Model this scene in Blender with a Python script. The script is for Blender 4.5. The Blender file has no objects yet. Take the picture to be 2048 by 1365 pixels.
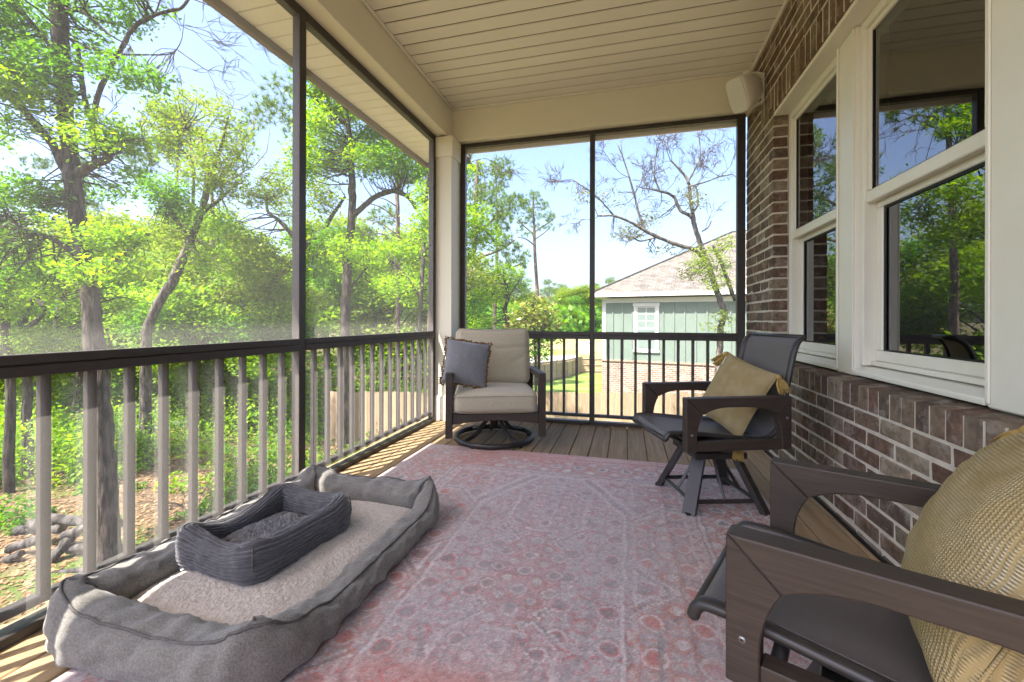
import bpy, bmesh, math, random
import numpy as np
from mathutils import Vector, Matrix

# ------------------------------------------------------------------ camera, sky, sun, exposure
scene = bpy.context.scene
COL = scene.collection
CAM_H = 1.02
FPX = 860.0
YAW = math.atan(228.0 / FPX)
cam_d = bpy.data.cameras.new("camera")
cam_d.sensor_width = 36.0
cam_d.lens = FPX / 2048.0 * 36.0
cam_d.shift_y = -42.5 / 2048.0
cam_d.clip_start = 0.02
cam_d.clip_end = 2000.0
cam = bpy.data.objects.new("camera", cam_d)
COL.objects.link(cam)
cam.location = (0, 0, CAM_H)
cam.rotation_euler = (math.radians(90), math.radians(-0.15), YAW)
scene.camera = cam

SUN_AZ = (0.545, 0.839)          # horizontal travel of the light
SUN_EL = math.radians(57.4)
world = bpy.data.worlds.new("World")
scene.world = world
world.use_nodes = True
wn = world.node_tree
sky = wn.nodes.new("ShaderNodeTexSky")
sky.sky_type = 'NISHITA'
sky.sun_disc = False
sky.sun_elevation = SUN_EL
sky.sun_rotation = math.atan2(-SUN_AZ[0], -SUN_AZ[1])
sky.air_density = 1.0
sky.dust_density = 4.0
sky.ozone_density = 3.0
bg = wn.nodes["Background"]
wb = wn.nodes.new("ShaderNodeMix"); wb.data_type = 'RGBA'; wb.blend_type = 'MULTIPLY'; wb.inputs[0].default_value = 1.0
wb.inputs[7].default_value = (1.02, 0.995, 1.05, 1.0)      # white balance of the whole sky
wn.links.new(sky.outputs[0], wb.inputs[6])
wn.links.new(wb.outputs[2], bg.inputs[0])
bg.inputs[1].default_value = 0.104

sun_d = bpy.data.lights.new("sun", 'SUN')
sun_d.energy = 3.8
sun_d.angle = math.radians(0.55)
sun_d.color = (1.0, 0.955, 0.88)
sun = bpy.data.objects.new("sun", sun_d)
COL.objects.link(sun)
sun.location = (-20, -30, 40)
sd = Vector((SUN_AZ[0] * math.cos(SUN_EL), SUN_AZ[1] * math.cos(SUN_EL), -math.sin(SUN_EL)))
sun.rotation_euler = sd.to_track_quat('-Z', 'Y').to_euler()

scene.view_settings.view_transform = 'Standard'
scene.view_settings.look = 'None'
scene.view_settings.gamma = 1.0
scene.view_settings.exposure = 2.5
scene.view_settings.use_curve_mapping = False
cy = scene.cycles
cy.max_bounces = 7
cy.diffuse_bounces = 4
cy.glossy_bounces = 4
cy.transmission_bounces = 6
cy.transparent_max_bounces = 24
cy.caustics_reflective = False
cy.caustics_refractive = False
cy.use_denoising = True
cy.sample_clamp_indirect = 6.0
cy.use_adaptive_sampling = True
cy.adaptive_threshold = 0.02

rng = np.random.default_rng(11)
random.seed(11)
_c, _s = math.cos(YAW), math.sin(YAW)


def P(x, y, D):
    """a point the camera sees in direction (x, y) of the 2048 wide view, D metres along the view axis"""
    u = (x - 1024.0) / FPX
    v = (640.0 - y) / FPX
    return np.array([(u * _c - _s) * D, (u * _s + _c) * D, CAM_H + v * D])


# ------------------------------------------------------------------ object helpers
def tag(o, label=None, cat=None, group=None, kind=None):
    if label: o["label"] = label
    if cat: o["category"] = cat
    if group: o["group"] = group
    if kind: o["kind"] = kind
    return o


def thing(name, label, cat, loc=(0, 0, 0), rz=0.0, group=None, kind=None):
    o = bpy.data.objects.new(name, None)
    o.empty_display_size = 0.1
    COL.objects.link(o)
    o.location = loc
    o.rotation_euler = (0, 0, rz)
    return tag(o, label, cat, group, kind)


def link(name, me, mat=None, parent=None, world=False):
    o = bpy.data.objects.new(name, me)
    COL.objects.link(o)
    if mat is not None and len(me.materials) == 0:
        me.materials.append(mat)
    if parent is not None:
        o.parent = parent
        if world:
            if parent.parent is None:           # parts given in world space
                o.matrix_parent_inverse = Matrix.Translation(-Vector(parent.location))
    return o


def mesh(name, V, F, smooth=False, cols=None):
    """V (n,3) array, F list of tuples or (m,k) array"""
    me = bpy.data.meshes.new(name)
    V = np.asarray(V, dtype=np.float32)
    if isinstance(F, np.ndarray):
        m, k = F.shape
        me.vertices.add(len(V))
        me.vertices.foreach_set("co", V.ravel())
        me.loops.add(m * k)
        me.loops.foreach_set("vertex_index", F.astype(np.int32).ravel())
        me.polygons.add(m)
        me.polygons.foreach_set("loop_start", np.arange(0, m * k, k, dtype=np.int32))
        me.update(calc_edges=True)
    else:
        me.from_pydata([tuple(map(float, v)) for v in V], [], [tuple(int(i) for i in f) for f in F])
        me.update()
    if smooth:
        me.polygons.foreach_set("use_smooth", np.ones(len(me.polygons), dtype=bool))
    if cols is not None:
        ca = me.color_attributes.new("Col", 'FLOAT_COLOR', 'POINT')
        c4 = np.ones((len(V), 4), dtype=np.float32)
        c4[:, :3] = cols
        ca.data.foreach_set("color", c4.ravel())
    return me


def box_mesh(a, b, bevel=0.0, seg=1):
    bm = bmesh.new()
    a = Vector(a); b = Vector(b)
    vs = [bm.verts.new((x, y, z)) for x in (a.x, b.x) for y in (a.y, b.y) for z in (a.z, b.z)]
    for f in ((0, 1, 3, 2), (4, 6, 7, 5), (0, 4, 5, 1), (2, 3, 7, 6), (0, 2, 6, 4), (1, 5, 7, 3)):
        bm.faces.new([vs[i] for i in f])
    if bevel > 0:
        bmesh.ops.bevel(bm, geom=bm.edges[:], offset=bevel, segments=seg, affect='EDGES', profile=0.5)
    bmesh.ops.recalc_face_normals(bm, faces=bm.faces[:])
    me = bpy.data.meshes.new("box")
    bm.to_mesh(me)
    bm.free()
    return me


def box(name, a, b, mat, parent=None, bevel=0.002, world=True, seg=1):
    return link(name, box_mesh(a, b, bevel, seg), mat, parent, world)


def prism_mesh(poly, t0, t1, axis='y', bevel=0.002, seg=1):
    """extrude the 2D outline poly: axis y -> poly is (x,z); x -> (y,z); z -> (x,y)"""
    bm = bmesh.new()
    def mk(p, t):
        if axis == 'y': return (p[0], t, p[1])
        if axis == 'x': return (t, p[0], p[1])
        return (p[0], p[1], t)
    A = [bm.verts.new(mk(p, t0)) for p in poly]
    B = [bm.verts.new(mk(p, t1)) for p in poly]
    n = len(poly)
    bm.faces.new(A)
    bm.faces.new(B[::-1])
    for i in range(n):
        j = (i + 1) % n
        bm.faces.new((A[i], B[i], B[j], A[j]))
    bmesh.ops.recalc_face_normals(bm, faces=bm.faces[:])
    if bevel > 0:
        ed = [e for e in bm.edges if len(e.link_faces) == 2 and e.calc_face_angle(0) > 0.5]
        bmesh.ops.bevel(bm, geom=ed, offset=bevel, segments=seg, affect='EDGES', profile=0.5)
    me = bpy.data.meshes.new("prism")
    bm.to_mesh(me)
    bm.free()
    return me


def join(parts):
    """parts: list of (V, F) with F a list of tuples -> one V, F"""
    V, F, n = [], [], 0
    for v, f in parts:
        V.append(np.asarray(v, dtype=float))
        F += [tuple(i + n for i in q) for q in f]
        n += len(v)
    return np.concatenate(V), F


def tube_vf(pts, rad, sides=8, caps=True, squash=None):
    pts = [Vector(p) for p in pts]
    n = len(pts)
    if not hasattr(rad, '__len__'): rad = [rad] * n
    V, F = [], []
    up = None
    for i in range(n):
        t = (pts[min(i + 1, n - 1)] - pts[max(i - 1, 0)])
        if t.length < 1e-9: t = Vector((0, 0, 1))
        t.normalize()
        if up is None:
            up = Vector((0, 0, 1)) if abs(t.z) < 0.9 else Vector((1, 0, 0))
        side = t.cross(up)
        if side.length < 1e-6: side = t.cross(Vector((0, 1, 0)))
        side.normalize()
        up = side.cross(t).normalized()
        for k in range(sides):
            a = 2 * math.pi * k / sides
            sq = squash if squash else (1, 1)
            V.append(pts[i] + side * (math.cos(a) * rad[i] * sq[0]) + up * (math.sin(a) * rad[i] * sq[1]))
    for i in range(n - 1):
        for k in range(sides):
            a = i * sides + k
            b = i * sides + (k + 1) % sides
            F.append((a, b, b + sides, a + sides))
    if caps:
        F.append(tuple(range(sides))[::-1])
        F.append(tuple((n - 1) * sides + k for k in range(sides)))
    return np.array([tuple(v) for v in V]), F


def tube(name, pts, rad, mat, parent=None, sides=8, world=False, smooth=True, squash=None):
    V, F = tube_vf(pts, rad, sides, True, squash)
    return link(name, mesh(name, V, F, smooth), mat, parent, world)


def grid_faces(nu, nv, wrap_u=False, wrap_v=False):
    iu = np.arange(nu if wrap_u else nu - 1)
    iv = np.arange(nv if wrap_v else nv - 1)
    A, B = np.meshgrid(iu, iv, indexing='ij')
    a = A * nv + B
    b = ((A + 1) % nu) * nv + B
    c = ((A + 1) % nu) * nv + (B + 1) % nv
    d = A * nv + (B + 1) % nv
    return np.stack([a, b, c, d], -1).reshape(-1, 4)


def spline(pts, n):
    """Catmull-Rom through pts, n samples"""
    p = np.asarray(pts, dtype=float)
    p = np.vstack([2 * p[0] - p[1], p, 2 * p[-1] - p[-2]])
    m = len(p) - 3
    out = []
    for t in np.linspace(0, m - 1e-6, n):
        i = int(t); f = t - i
        a, b, c_, d = p[i], p[i + 1], p[i + 2], p[i + 3]
        out.append(0.5 * (2 * b + (c_ - a) * f + (2 * a - 5 * b + 4 * c_ - d) * f * f + (3 * b - a - 3 * c_ + d) * f ** 3))
    return np.array(out)


def vnoise(x, y, seed=0, res=64):
    """smooth value noise, period res"""
    r = np.random.default_rng(seed).random((res, res))
    xi = np.floor(x).astype(int); yi = np.floor(y).astype(int)
    fx = x - xi; fy = y - yi
    fx = fx * fx * (3 - 2 * fx); fy = fy * fy * (3 - 2 * fy)
    g = lambda i, j: r[i % res, j % res]
    return (g(xi, yi) * (1 - fx) + g(xi + 1, yi) * fx) * (1 - fy) + (g(xi, yi + 1) * (1 - fx) + g(xi + 1, yi + 1) * fx) * fy


def fbm(x, y, seed=0, oct=4):
    o = 0; a = 0.5
    for k in range(oct):
        o = o + a * vnoise(x * 2 ** k + 7.3 * k, y * 2 ** k + 3.1 * k, seed + k)
        a *= 0.5
    return o / (1 - 0.5 ** oct)


# ------------------------------------------------------------------ materials
def NT(name):
    m = bpy.data.materials.new(name)
    m.use_nodes = True
    nt = m.node_tree
    return m, nt, nt.nodes, nt.links, nt.nodes["Principled BSDF"]


def weave_mat(name, c1, c2, c3, pitch):
    m, nt, N, L, b = NT(name)
    tc = N.new("ShaderNodeTexCoord")
    nz = N.new("ShaderNodeTexNoise"); nz.inputs["Scale"].default_value = 14; nz.inputs["Detail"].default_value = 6
    L.new(tc.outputs["Object"], nz.inputs["Vector"])
    ws = []
    for d in ('X', 'Z'):
        w = N.new("ShaderNodeTexWave"); w.bands_direction = d; w.inputs["Scale"].default_value = 0.314 / pitch
        w.inputs["Distortion"].default_value = 1.6; w.inputs["Detail"].default_value = 2; w.inputs["Detail Scale"].default_value = 0.6
        L.new(tc.outputs["Object"], w.inputs["Vector"]); ws.append(w)
    mu = N.new("ShaderNodeMath"); mu.operation = 'MULTIPLY'
    L.new(ws[0].outputs["Fac"], mu.inputs[0]); L.new(ws[1].outputs["Fac"], mu.inputs[1])
    cr = N.new("ShaderNodeValToRGB"); cr.color_ramp.elements[0].color = (*c2, 1); cr.color_ramp.elements[1].color = (*c1, 1)
    cr.color_ramp.elements[0].position = 0.02; cr.color_ramp.elements[1].position = 0.5
    L.new(mu.outputs[0], cr.inputs[0])
    mr = N.new("ShaderNodeMapRange"); mr.inputs[1].default_value = 0.42; mr.inputs[2].default_value = 0.66
    L.new(nz.outputs["Fac"], mr.inputs[0])
    mx = N.new("ShaderNodeMix"); mx.data_type = 'RGBA'
    mm = N.new("ShaderNodeMath"); mm.operation = 'MULTIPLY'; L.new(mr.outputs[0], mm.inputs[0]); L.new(mu.outputs[0], mm.inputs[1])
    L.new(mm.outputs[0], mx.inputs[0]); L.new(cr.outputs[0], mx.inputs[6]); mx.inputs[7].default_value = (*c3, 1)
    L.new(mx.outputs[2], b.inputs["Base Color"])
    b.inputs["Roughness"].default_value = 0.95; b.inputs["Specular IOR Level"].default_value = 0.15
    bp = N.new("ShaderNodeBump"); bp.inputs["Strength"].default_value = 1.0; bp.inputs["Distance"].default_value = 0.004
    L.new(mu.outputs[0], bp.inputs["Height"]); L.new(bp.outputs[0], b.inputs["Normal"])
    return m


def M(name, col, rough=0.6, col2=None, scale=8.0, stretch=(1, 1, 1), detail=5.0, ramp=(0.35, 0.68),
      bump=0.0, bscale=None, bstretch=None, spec=0.4, metallic=0.0, sheen=0.0, per_obj=0.0, vcol=False, wave=None, bdist=0.004):
    m, nt, N, L, b = NT(name)
    tc = N.new("ShaderNodeTexCoord")
    oi = N.new("ShaderNodeObjectInfo")
    mul = N.new("ShaderNodeMath"); mul.operation = 'MULTIPLY'; mul.inputs[1].default_value = 37.0
    L.new(oi.outputs["Random"], mul.inputs[0])
    add = N.new("ShaderNodeVectorMath"); add.operation = 'ADD'
    L.new(tc.outputs["Object"], add.inputs[0]); L.new(mul.outputs[0], add.inputs[1])
    mp = N.new("ShaderNodeMapping"); mp.inputs["Scale"].default_value = stretch
    L.new(add.outputs[0], mp.inputs[0])
    nz = N.new("ShaderNodeTexNoise"); nz.inputs["Scale"].default_value = scale; nz.inputs["Detail"].default_value = detail
    L.new(mp.outputs[0], nz.inputs["Vector"])
    cr = N.new("ShaderNodeValToRGB")
    c2 = col2 if col2 else tuple(x * 0.8 for x in col)
    cr.color_ramp.elements[0].position = ramp[0]; cr.color_ramp.elements[0].color = (*c2, 1)
    cr.color_ramp.elements[1].position = ramp[1]; cr.color_ramp.elements[1].color = (*col, 1)
    L.new(nz.outputs["Fac"], cr.inputs[0])
    out = cr.outputs[0]
    if vcol:
        at = N.new("ShaderNodeVertexColor"); at.layer_name = "Col"
        mx = N.new("ShaderNodeMix"); mx.data_type = 'RGBA'; mx.blend_type = 'MULTIPLY'; mx.inputs[0].default_value = 1
        L.new(out, mx.inputs[6]); L.new(at.outputs[0], mx.inputs[7]); out = mx.outputs[2]
    if per_obj:
        mr = N.new("ShaderNodeMapRange"); mr.inputs[3].default_value = 1 - per_obj; mr.inputs[4].default_value = 1 + per_obj
        L.new(oi.outputs["Random"], mr.inputs[0])
        hs = N.new("ShaderNodeHueSaturation"); L.new(mr.outputs[0], hs.inputs["Value"]); L.new(out, hs.inputs["Color"]); out = hs.outputs[0]
    L.new(out, b.inputs["Base Color"])
    b.inputs["Roughness"].default_value = rough
    b.inputs["Specular IOR Level"].default_value = spec
    b.inputs["Metallic"].default_value = metallic
    if sheen:
        b.inputs["Sheen Weight"].default_value = sheen
        b.inputs["Sheen Roughness"].default_value = 0.5
    if bump:
        mp2 = N.new("ShaderNodeMapping"); mp2.inputs["Scale"].default_value = bstretch or stretch
        L.new(add.outputs[0], mp2.inputs[0])
        if wave:
            n2 = N.new("ShaderNodeTexWave"); n2.inputs["Scale"].default_value = bscale; n2.inputs["Distortion"].default_value = wave[0]
            n2.inputs["Detail"].default_value = 2; n2.bands_direction = wave[1]; n2.inputs["Detail Scale"].default_value = 3.0
            src = n2.outputs["Fac"]
        else:
            n2 = N.new("ShaderNodeTexNoise"); n2.inputs["Scale"].default_value = bscale or scale * 3; n2.inputs["Detail"].default_value = 6
            src = n2.outputs["Fac"]
        L.new(mp2.outputs[0], n2.inputs["Vector"])
        bp = N.new("ShaderNodeBump"); bp.inputs["Strength"].default_value = min(1.0, bump); bp.inputs["Distance"].default_value = bdist
        L.new(src, bp.inputs["Height"]); L.new(bp.outputs[0], b.inputs["Normal"])
    return m


def leaf_mat(name, cols, trans=0.4, rough=0.55):
    m, nt, N, L, b = NT(name)
    g = N.new("ShaderNodeNewGeometry")
    cr = N.new("ShaderNodeValToRGB")
    el = cr.color_ramp.elements
    el[0].position = 0; el[0].color = (*cols[0], 1)
    el[1].position = 1; el[1].color = (*cols[-1], 1)
    for i, c in enumerate(cols[1:-1]):
        e = el.new((i + 1) / (len(cols) - 1)); e.color = (*c, 1)
    L.new(g.outputs["Random Per Island"], cr.inputs[0])
    L.new(cr.outputs[0], b.inputs["Base Color"])
    b.inputs["Roughness"].default_value = rough
    b.inputs["Specular IOR Level"].default_value = 0.25
    t = N.new("ShaderNodeBsdfTranslucent")
    hs = N.new("ShaderNodeHueSaturation"); hs.inputs["Saturation"].default_value = 1.1; hs.inputs["Value"].default_value = 1.3
    L.new(cr.outputs[0], hs.inputs["Color"]); L.new(hs.outputs[0], t.inputs["Color"])
    mx = N.new("ShaderNodeMixShader"); mx.inputs[0].default_value = trans
    L.new(b.outputs[0], mx.inputs[1]); L.new(t.outputs[0], mx.inputs[2])
    L.new(mx.outputs[0], N["Material Output"].inputs["Surface"])
    return m


def brick_mat(name, pal, speck=0.5, scale=1.0):
    m, nt, N, L, b = NT(name)
    oi = N.new("ShaderNodeObjectInfo"); g = N.new("ShaderNodeNewGeometry"); tc = N.new("ShaderNodeTexCoord")
    a = N.new("ShaderNodeMath"); a.operation = 'ADD'; L.new(oi.outputs["Random"], a.inputs[0]); L.new(g.outputs["Random Per Island"], a.inputs[1])
    fr = N.new("ShaderNodeMath"); fr.operation = 'FRACT'; L.new(a.outputs[0], fr.inputs[0])
    cr = N.new("ShaderNodeValToRGB"); el = cr.color_ramp.elements
    el[0].color = (*pal[0], 1); el[1].color = (*pal[-1], 1)
    for i, c in enumerate(pal[1:-1]):
        e = el.new((i + 1) / (len(pal) - 1)); e.color = (*c, 1)
    L.new(fr.outputs[0], cr.inputs[0])
    off = N.new("ShaderNodeMath"); off.operation = 'MULTIPLY'; off.inputs[1].default_value = 51; L.new(fr.outputs[0], off.inputs[0])
    v = N.new("ShaderNodeVectorMath"); v.operation = 'ADD'; L.new(tc.outputs["Object"], v.inputs[0]); L.new(off.outputs[0], v.inputs[1])
    n1 = N.new("ShaderNodeTexNoise"); n1.inputs["Scale"].default_value = 22 * scale; n1.inputs["Detail"].default_value = 8; n1.inputs["Roughness"].default_value = 0.7
    L.new(v.outputs[0], n1.inputs["Vector"])
    r1 = N.new("ShaderNodeMapRange"); r1.inputs[1].default_value = 0.3; r1.inputs[2].default_value = 0.75; r1.inputs[3].default_value = 0.45; r1.inputs[4].default_value = 1.45
    L.new(n1.outputs["Fac"], r1.inputs[0])
    hs = N.new("ShaderNodeHueSaturation"); L.new(cr.outputs[0], hs.inputs["Color"]); L.new(r1.outputs[0], hs.inputs["Value"])
    # sandy, whitish bloom
    n2 = N.new("ShaderNodeTexNoise"); n2.inputs["Scale"].default_value = 9 * scale; n2.inputs["Detail"].default_value = 9; n2.inputs["Roughness"].default_value = 0.75
    L.new(v.outputs[0], n2.inputs["Vector"])
    r2 = N.new("ShaderNodeMapRange"); r2.inputs[1].default_value = 0.52; r2.inputs[2].default_value = 0.76; r2.inputs[3].default_value = 0; r2.inputs[4].default_value = speck
    L.new(n2.outputs["Fac"], r2.inputs[0])
    mx = N.new("ShaderNodeMix"); mx.data_type = 'RGBA'; L.new(r2.outputs[0], mx.inputs[0]); L.new(hs.outputs[0], mx.inputs[6]); mx.inputs[7].default_value = (0.5, 0.46, 0.41, 1)
    L.new(mx.outputs[2], b.inputs["Base Color"])
    b.inputs["Roughness"].default_value = 0.9; b.inputs["Specular IOR Level"].default_value = 0.2
    n3 = N.new("ShaderNodeTexNoise"); n3.inputs["Scale"].default_value = 60 * scale; n3.inputs["Detail"].default_value = 8
    L.new(v.outputs[0], n3.inputs["Vector"])
    bp = N.new("ShaderNodeBump"); bp.inputs["Strength"].default_value = 0.8; bp.inputs["Distance"].default_value = 0.004
    L.new(n3.outputs["Fac"], bp.inputs["Height"]); L.new(bp.outputs[0], b.inputs["Normal"])
    return m


def screen_mat():
    m, nt, N, L, b = NT("insect_mesh")
    d = N.new("ShaderNodeBsdfDiffuse"); d.inputs[0].default_value = (0.16, 0.15, 0.14, 1)
    t = N.new("ShaderNodeBsdfTranslucent"); t.inputs[0].default_value = (0.72, 0.68, 0.62, 1)
    mx = N.new("ShaderNodeMixShader"); mx.inputs[0].default_value = 0.55
    L.new(d.outputs[0], mx.inputs[1]); L.new(t.outputs[0], mx.inputs[2])
    tr = N.new("ShaderNodeBsdfTransparent")
    tc = N.new("ShaderNodeTexCoord")
    nz = N.new("ShaderNodeTexNoise"); nz.inputs["Scale"].default_value = 420; nz.inputs["Detail"].default_value = 2
    L.new(tc.outputs["Object"], nz.inputs["Vector"])
    mr = N.new("ShaderNodeMapRange"); mr.inputs[1].default_value = 0.3; mr.inputs[2].default_value = 0.7; mr.inputs[3].default_value = 0.15; mr.inputs[4].default_value = 0.25
    L.new(nz.outputs["Fac"], mr.inputs[0])
    m2 = N.new("ShaderNodeMixShader")
    L.new(mr.outputs[0], m2.inputs[0]); L.new(tr.outputs[0], m2.inputs[1]); L.new(mx.outputs[0], m2.inputs[2])
    L.new(m2.outputs[0], N["Material Output"].inputs["Surface"])
    return m


def glass_mat(name, ior=2.7, tint=(0.34, 0.36, 0.34)):
    m, nt, N, L, b = NT(name)
    fr = N.new("ShaderNodeFresnel"); fr.inputs[0].default_value = ior
    tr = N.new("ShaderNodeBsdfTransparent"); tr.inputs[0].default_value = (*tint, 1)  # dark tint further dims the room seen behind the pane
    gl = N.new("ShaderNodeBsdfGlossy"); gl.inputs["Roughness"].default_value = 0.0; gl.inputs[0].default_value = (0.95, 0.96, 1.0, 1)
    tc = N.new("ShaderNodeTexCoord")
    nz = N.new("ShaderNodeTexNoise"); nz.inputs["Scale"].default_value = 2.2; nz.inputs["Detail"].default_value = 1
    L.new(tc.outputs["Object"], nz.inputs["Vector"])
    bp = N.new("ShaderNodeBump"); bp.inputs["Strength"].default_value = 0.03; bp.inputs["Distance"].default_value = 0.02
    L.new(nz.outputs["Fac"], bp.inputs["Height"]); L.new(bp.outputs[0], gl.inputs["Normal"])
    mx = N.new("ShaderNodeMixShader")
    L.new(fr.outputs[0], mx.inputs[0]); L.new(tr.outputs[0], mx.inputs[1]); L.new(gl.outputs[0], mx.inputs[2])
    L.new(mx.outputs[0], N["Material Output"].inputs["Surface"])
    return m


MAT = dict(
    cream=M("cream_paint", (0.77, 0.735, 0.60), 0.55, (0.745, 0.71, 0.575), 3, bump=0.05, bscale=120),
    panel=M("vinyl_panel", (0.79, 0.765, 0.68), 0.45, (0.75, 0.725, 0.64), 2, per_obj=0.03),
    soffit=M("soffit_vinyl", (0.87, 0.84, 0.79), 0.5, (0.83, 0.795, 0.74), 3, bump=0.25, bscale=260),
    fascia=M("fascia_brown", (0.20, 0.16, 0.12), 0.5, (0.17, 0.135, 0.10), 6),
    bronze=M("bronze_aluminium", (0.055, 0.047, 0.042), 0.45, (0.043, 0.037, 0.034), 12, bump=0.04, bscale=200),
    mesh=screen_mat(),
    deck=M("deck_wood", (0.36, 0.255, 0.138), 0.7, (0.22, 0.145, 0.072), 3.0, (14, 0.9, 6), 8, (0.3, 0.72), bump=0.35, bscale=5, bstretch=(40, 2, 20), per_obj=0.2),
    joist=M("joist_wood", (0.25, 0.19, 0.12), 0.8, (0.17, 0.13, 0.08), 4, (1, 8, 8)),
    white=M("window_vinyl", (0.78, 0.765, 0.665), 0.38, (0.74, 0.72, 0.61), 5, bump=0.03, bscale=60),
    mortar=M("mortar", (0.66, 0.60, 0.49), 0.95, (0.50, 0.45, 0.36), 14, bump=0.5, bscale=90),
    brick=brick_mat("porch_brick", [(0.130, 0.077, 0.054), (0.171, 0.109, 0.074), (0.101, 0.075, 0.058), (0.215, 0.161, 0.111), (0.143, 0.085, 0.058), (0.275, 0.222, 0.156), (0.118, 0.084, 0.064)], 0.72),
    glass=glass_mat("window_glass"),
    dark=M("gasket_gap_black", (0.012, 0.012, 0.012), 0.5),
    room=M("room_dimness", (0.09, 0.085, 0.075), 0.8),  # dark wall colour stands in for the dimness of the room indoors
    shingle=M("roof_shingle", (0.20, 0.17, 0.14), 0.9, (0.12, 0.10, 0.085), 14, per_obj=0.25),
)
# ------------------------------------------------------------------ the porch
XL, XR, YB = -1.87, 1.06, 4.245
ZC = 3.20
Y0 = -1.6                                   # porch runs on behind the camera

deck = thing("deck", None, None, (0, 0, 0)); deck["kind"] = "structure"
bw, gap = 0.1385, 0.0055
x = -2.0
i = 0
while x < XR - 0.03:
    x1 = min(x + bw, XR - 0.012)
    z = -0.0015 * random.random()
    box("plank", (x, Y0, -0.03 + z), (x1, 4.36, z), MAT["deck"], deck, 0.004)
    x += bw + gap
    i += 1
box("rim_joist", (-1.99, Y0, -0.28), (-1.95, 4.34, -0.034), MAT["joist"], deck)
box("rim_joist", (-1.95, 4.30, -0.28), (XR, 4.34, -0.034), MAT["joist"], deck)
for k in range(11):
    yy = Y0 + 0.3 + k * 0.5
    box("joist", (-1.95, yy, -0.28), (XR, yy + 0.04, -0.032), MAT["joist"], deck)
for px, py in ((-1.97, -1.4), (-1.97, 1.3), (-1.97, 4.28), (0.2, 4.28)):
    box("support_post", (px, py - 0.07, -3.5), (px + 0.14, py + 0.07, -0.29), MAT["joist"], deck)

parts = []
for k in range(12):
    yy = Y0 + 0.32 + k * 0.5
    xx = -2.0
    while xx < XR - 0.1:
        for e in (0.03, 0.108):
            cx_, cy_ = xx + e + random.uniform(-.004, .004), yy + random.uniform(-.008, .008)
            parts.append((np.array([(cx_ + 0.0042 * math.cos(a), cy_ + 0.0042 * math.sin(a), 0.0006) for a in np.linspace(0, 6.28, 7)[:6]]), [(0, 1, 2, 3, 4, 5)]))
        xx += bw + gap
V, F = join(parts)
o = link("screw_heads", mesh("screw_heads", V, F), M("deck_screw", (0.07, 0.06, 0.05), 0.5), deck, True); o["kind"] = "stuff"

# ceiling panels
ceil = thing("ceiling", None, None, (0, 0, ZC)); ceil["kind"] = "structure"
box("backing", (-1.75, Y0, ZC + 0.008), (XR + 0.05, 4.16, ZC + 0.03), M("groove_shadow_board", (0.16, 0.14, 0.115), 0.9), ceil, 0)
pw = 0.1335
y = 2.691 - pw * 32
while y < 4.10:
    box("panel", (-1.745, max(y, Y0) + 0.007, ZC), (XR - 0.004, min(y + pw, 4.15) - 0.007, ZC + 0.012), MAT["panel"], ceil, 0.004)
    y += pw
    if y + pw < Y0: continue
box("trim", (-1.743, Y0, ZC - 0.022), (-1.722, 4.152, ZC - 0.001), MAT["panel"], ceil, 0.004)
box("trim", (-1.721, 4.131, ZC - 0.022), (XR - 0.024, 4.152, ZC - 0.001), MAT["panel"], ceil, 0.004)
box("trim", (XR - 0.023, Y0, ZC - 0.022), (XR - 0.002, 4.152, ZC - 0.001), MAT["panel"], ceil, 0.004)

# beams
b1 = thing("porch_beam", "long cream beam over the left screens beside the ceiling panels", "beam", (-1.83, 1.3, 2.88))
box("casing", (-1.93, Y0, 2.88), (-1.746, 4.154, 3.25), MAT["cream"], b1, 0.004)
b2 = thing("porch_beam", "cream beam across the far end above the back screens", "beam", (-0.3, 4.25, 2.87))
box("casing", (-1.93, 4.155, 2.868), (1.30, 4.33, 3.25), MAT["cream"], b2, 0.004)

gb = mesh("gable", [(-1.93, 4.30, 3.25), (4.0, 4.30, 3.25), (1.2, 4.30, 4.5)], [(0, 1, 2)])
link("gable_board", gb, MAT["cream"], b2, True)
box("outer_trim", (-1.69, 4.335, 2.80), (1.05, 4.36, 3.24), MAT["soffit"], b2, 0.003)

# corner column
colm = thing("corner_column", "square cream column in the far left corner of the porch", "column", (-1.81, 4.14, 0))
box("shaft", (-1.925, 4.02, 0.0), (-1.695, 4.30, 2.86), MAT["cream"], colm, 0.004)
box("capital", (-1.94, 4.005, 2.66), (-1.68, 4.23, 2.866), MAT["cream"], colm, 0.004)
box("base", (-1.94, 4.003, 0.001), (-1.678, 4.23, 0.25), MAT["cream"], colm, 0.004)

# roof overhang on the left and at the back
ZE = 3.075
XE = -2.562
eave = thing("roof_eave", "roof overhang with cream soffit panels and brown fascia outside the screens", "roof", (-2.2, 1.5, ZE))
y = -2.1
k = 0
while y < 4.86:
    box("soffit_panel", (XE + 0.03, y + 0.004, ZE), (-1.94, min(y + 0.138, 4.86) - 0.004, ZE + 0.012), MAT["soffit"], eave, 0.003)
    y += 0.138
    k += 1
x = XE + 0.03
while x < -2.0:
    box("soffit_panel", (x + 0.004, 4.868, ZE), (x + 0.134, 5.16, ZE + 0.012), MAT["soffit"], eave, 0.003)
    x += 0.138
box("soffit_backing", (XE + 0.02, -2.1, ZE + 0.0135), (-1.935, 5.18, ZE + 0.03), MAT["soffit"], eave, 0)
box("fascia", (XE - 0.02, -2.12, ZE - 0.055), (XE + 0.028, 5.20, ZE + 0.18), MAT["fascia"], eave, 0.006)
box("fascia", (XE + 0.03, 5.165, ZE - 0.055), (-1.93, 5.20, ZE + 0.18), MAT["fascia"], eave, 0.006)
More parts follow.
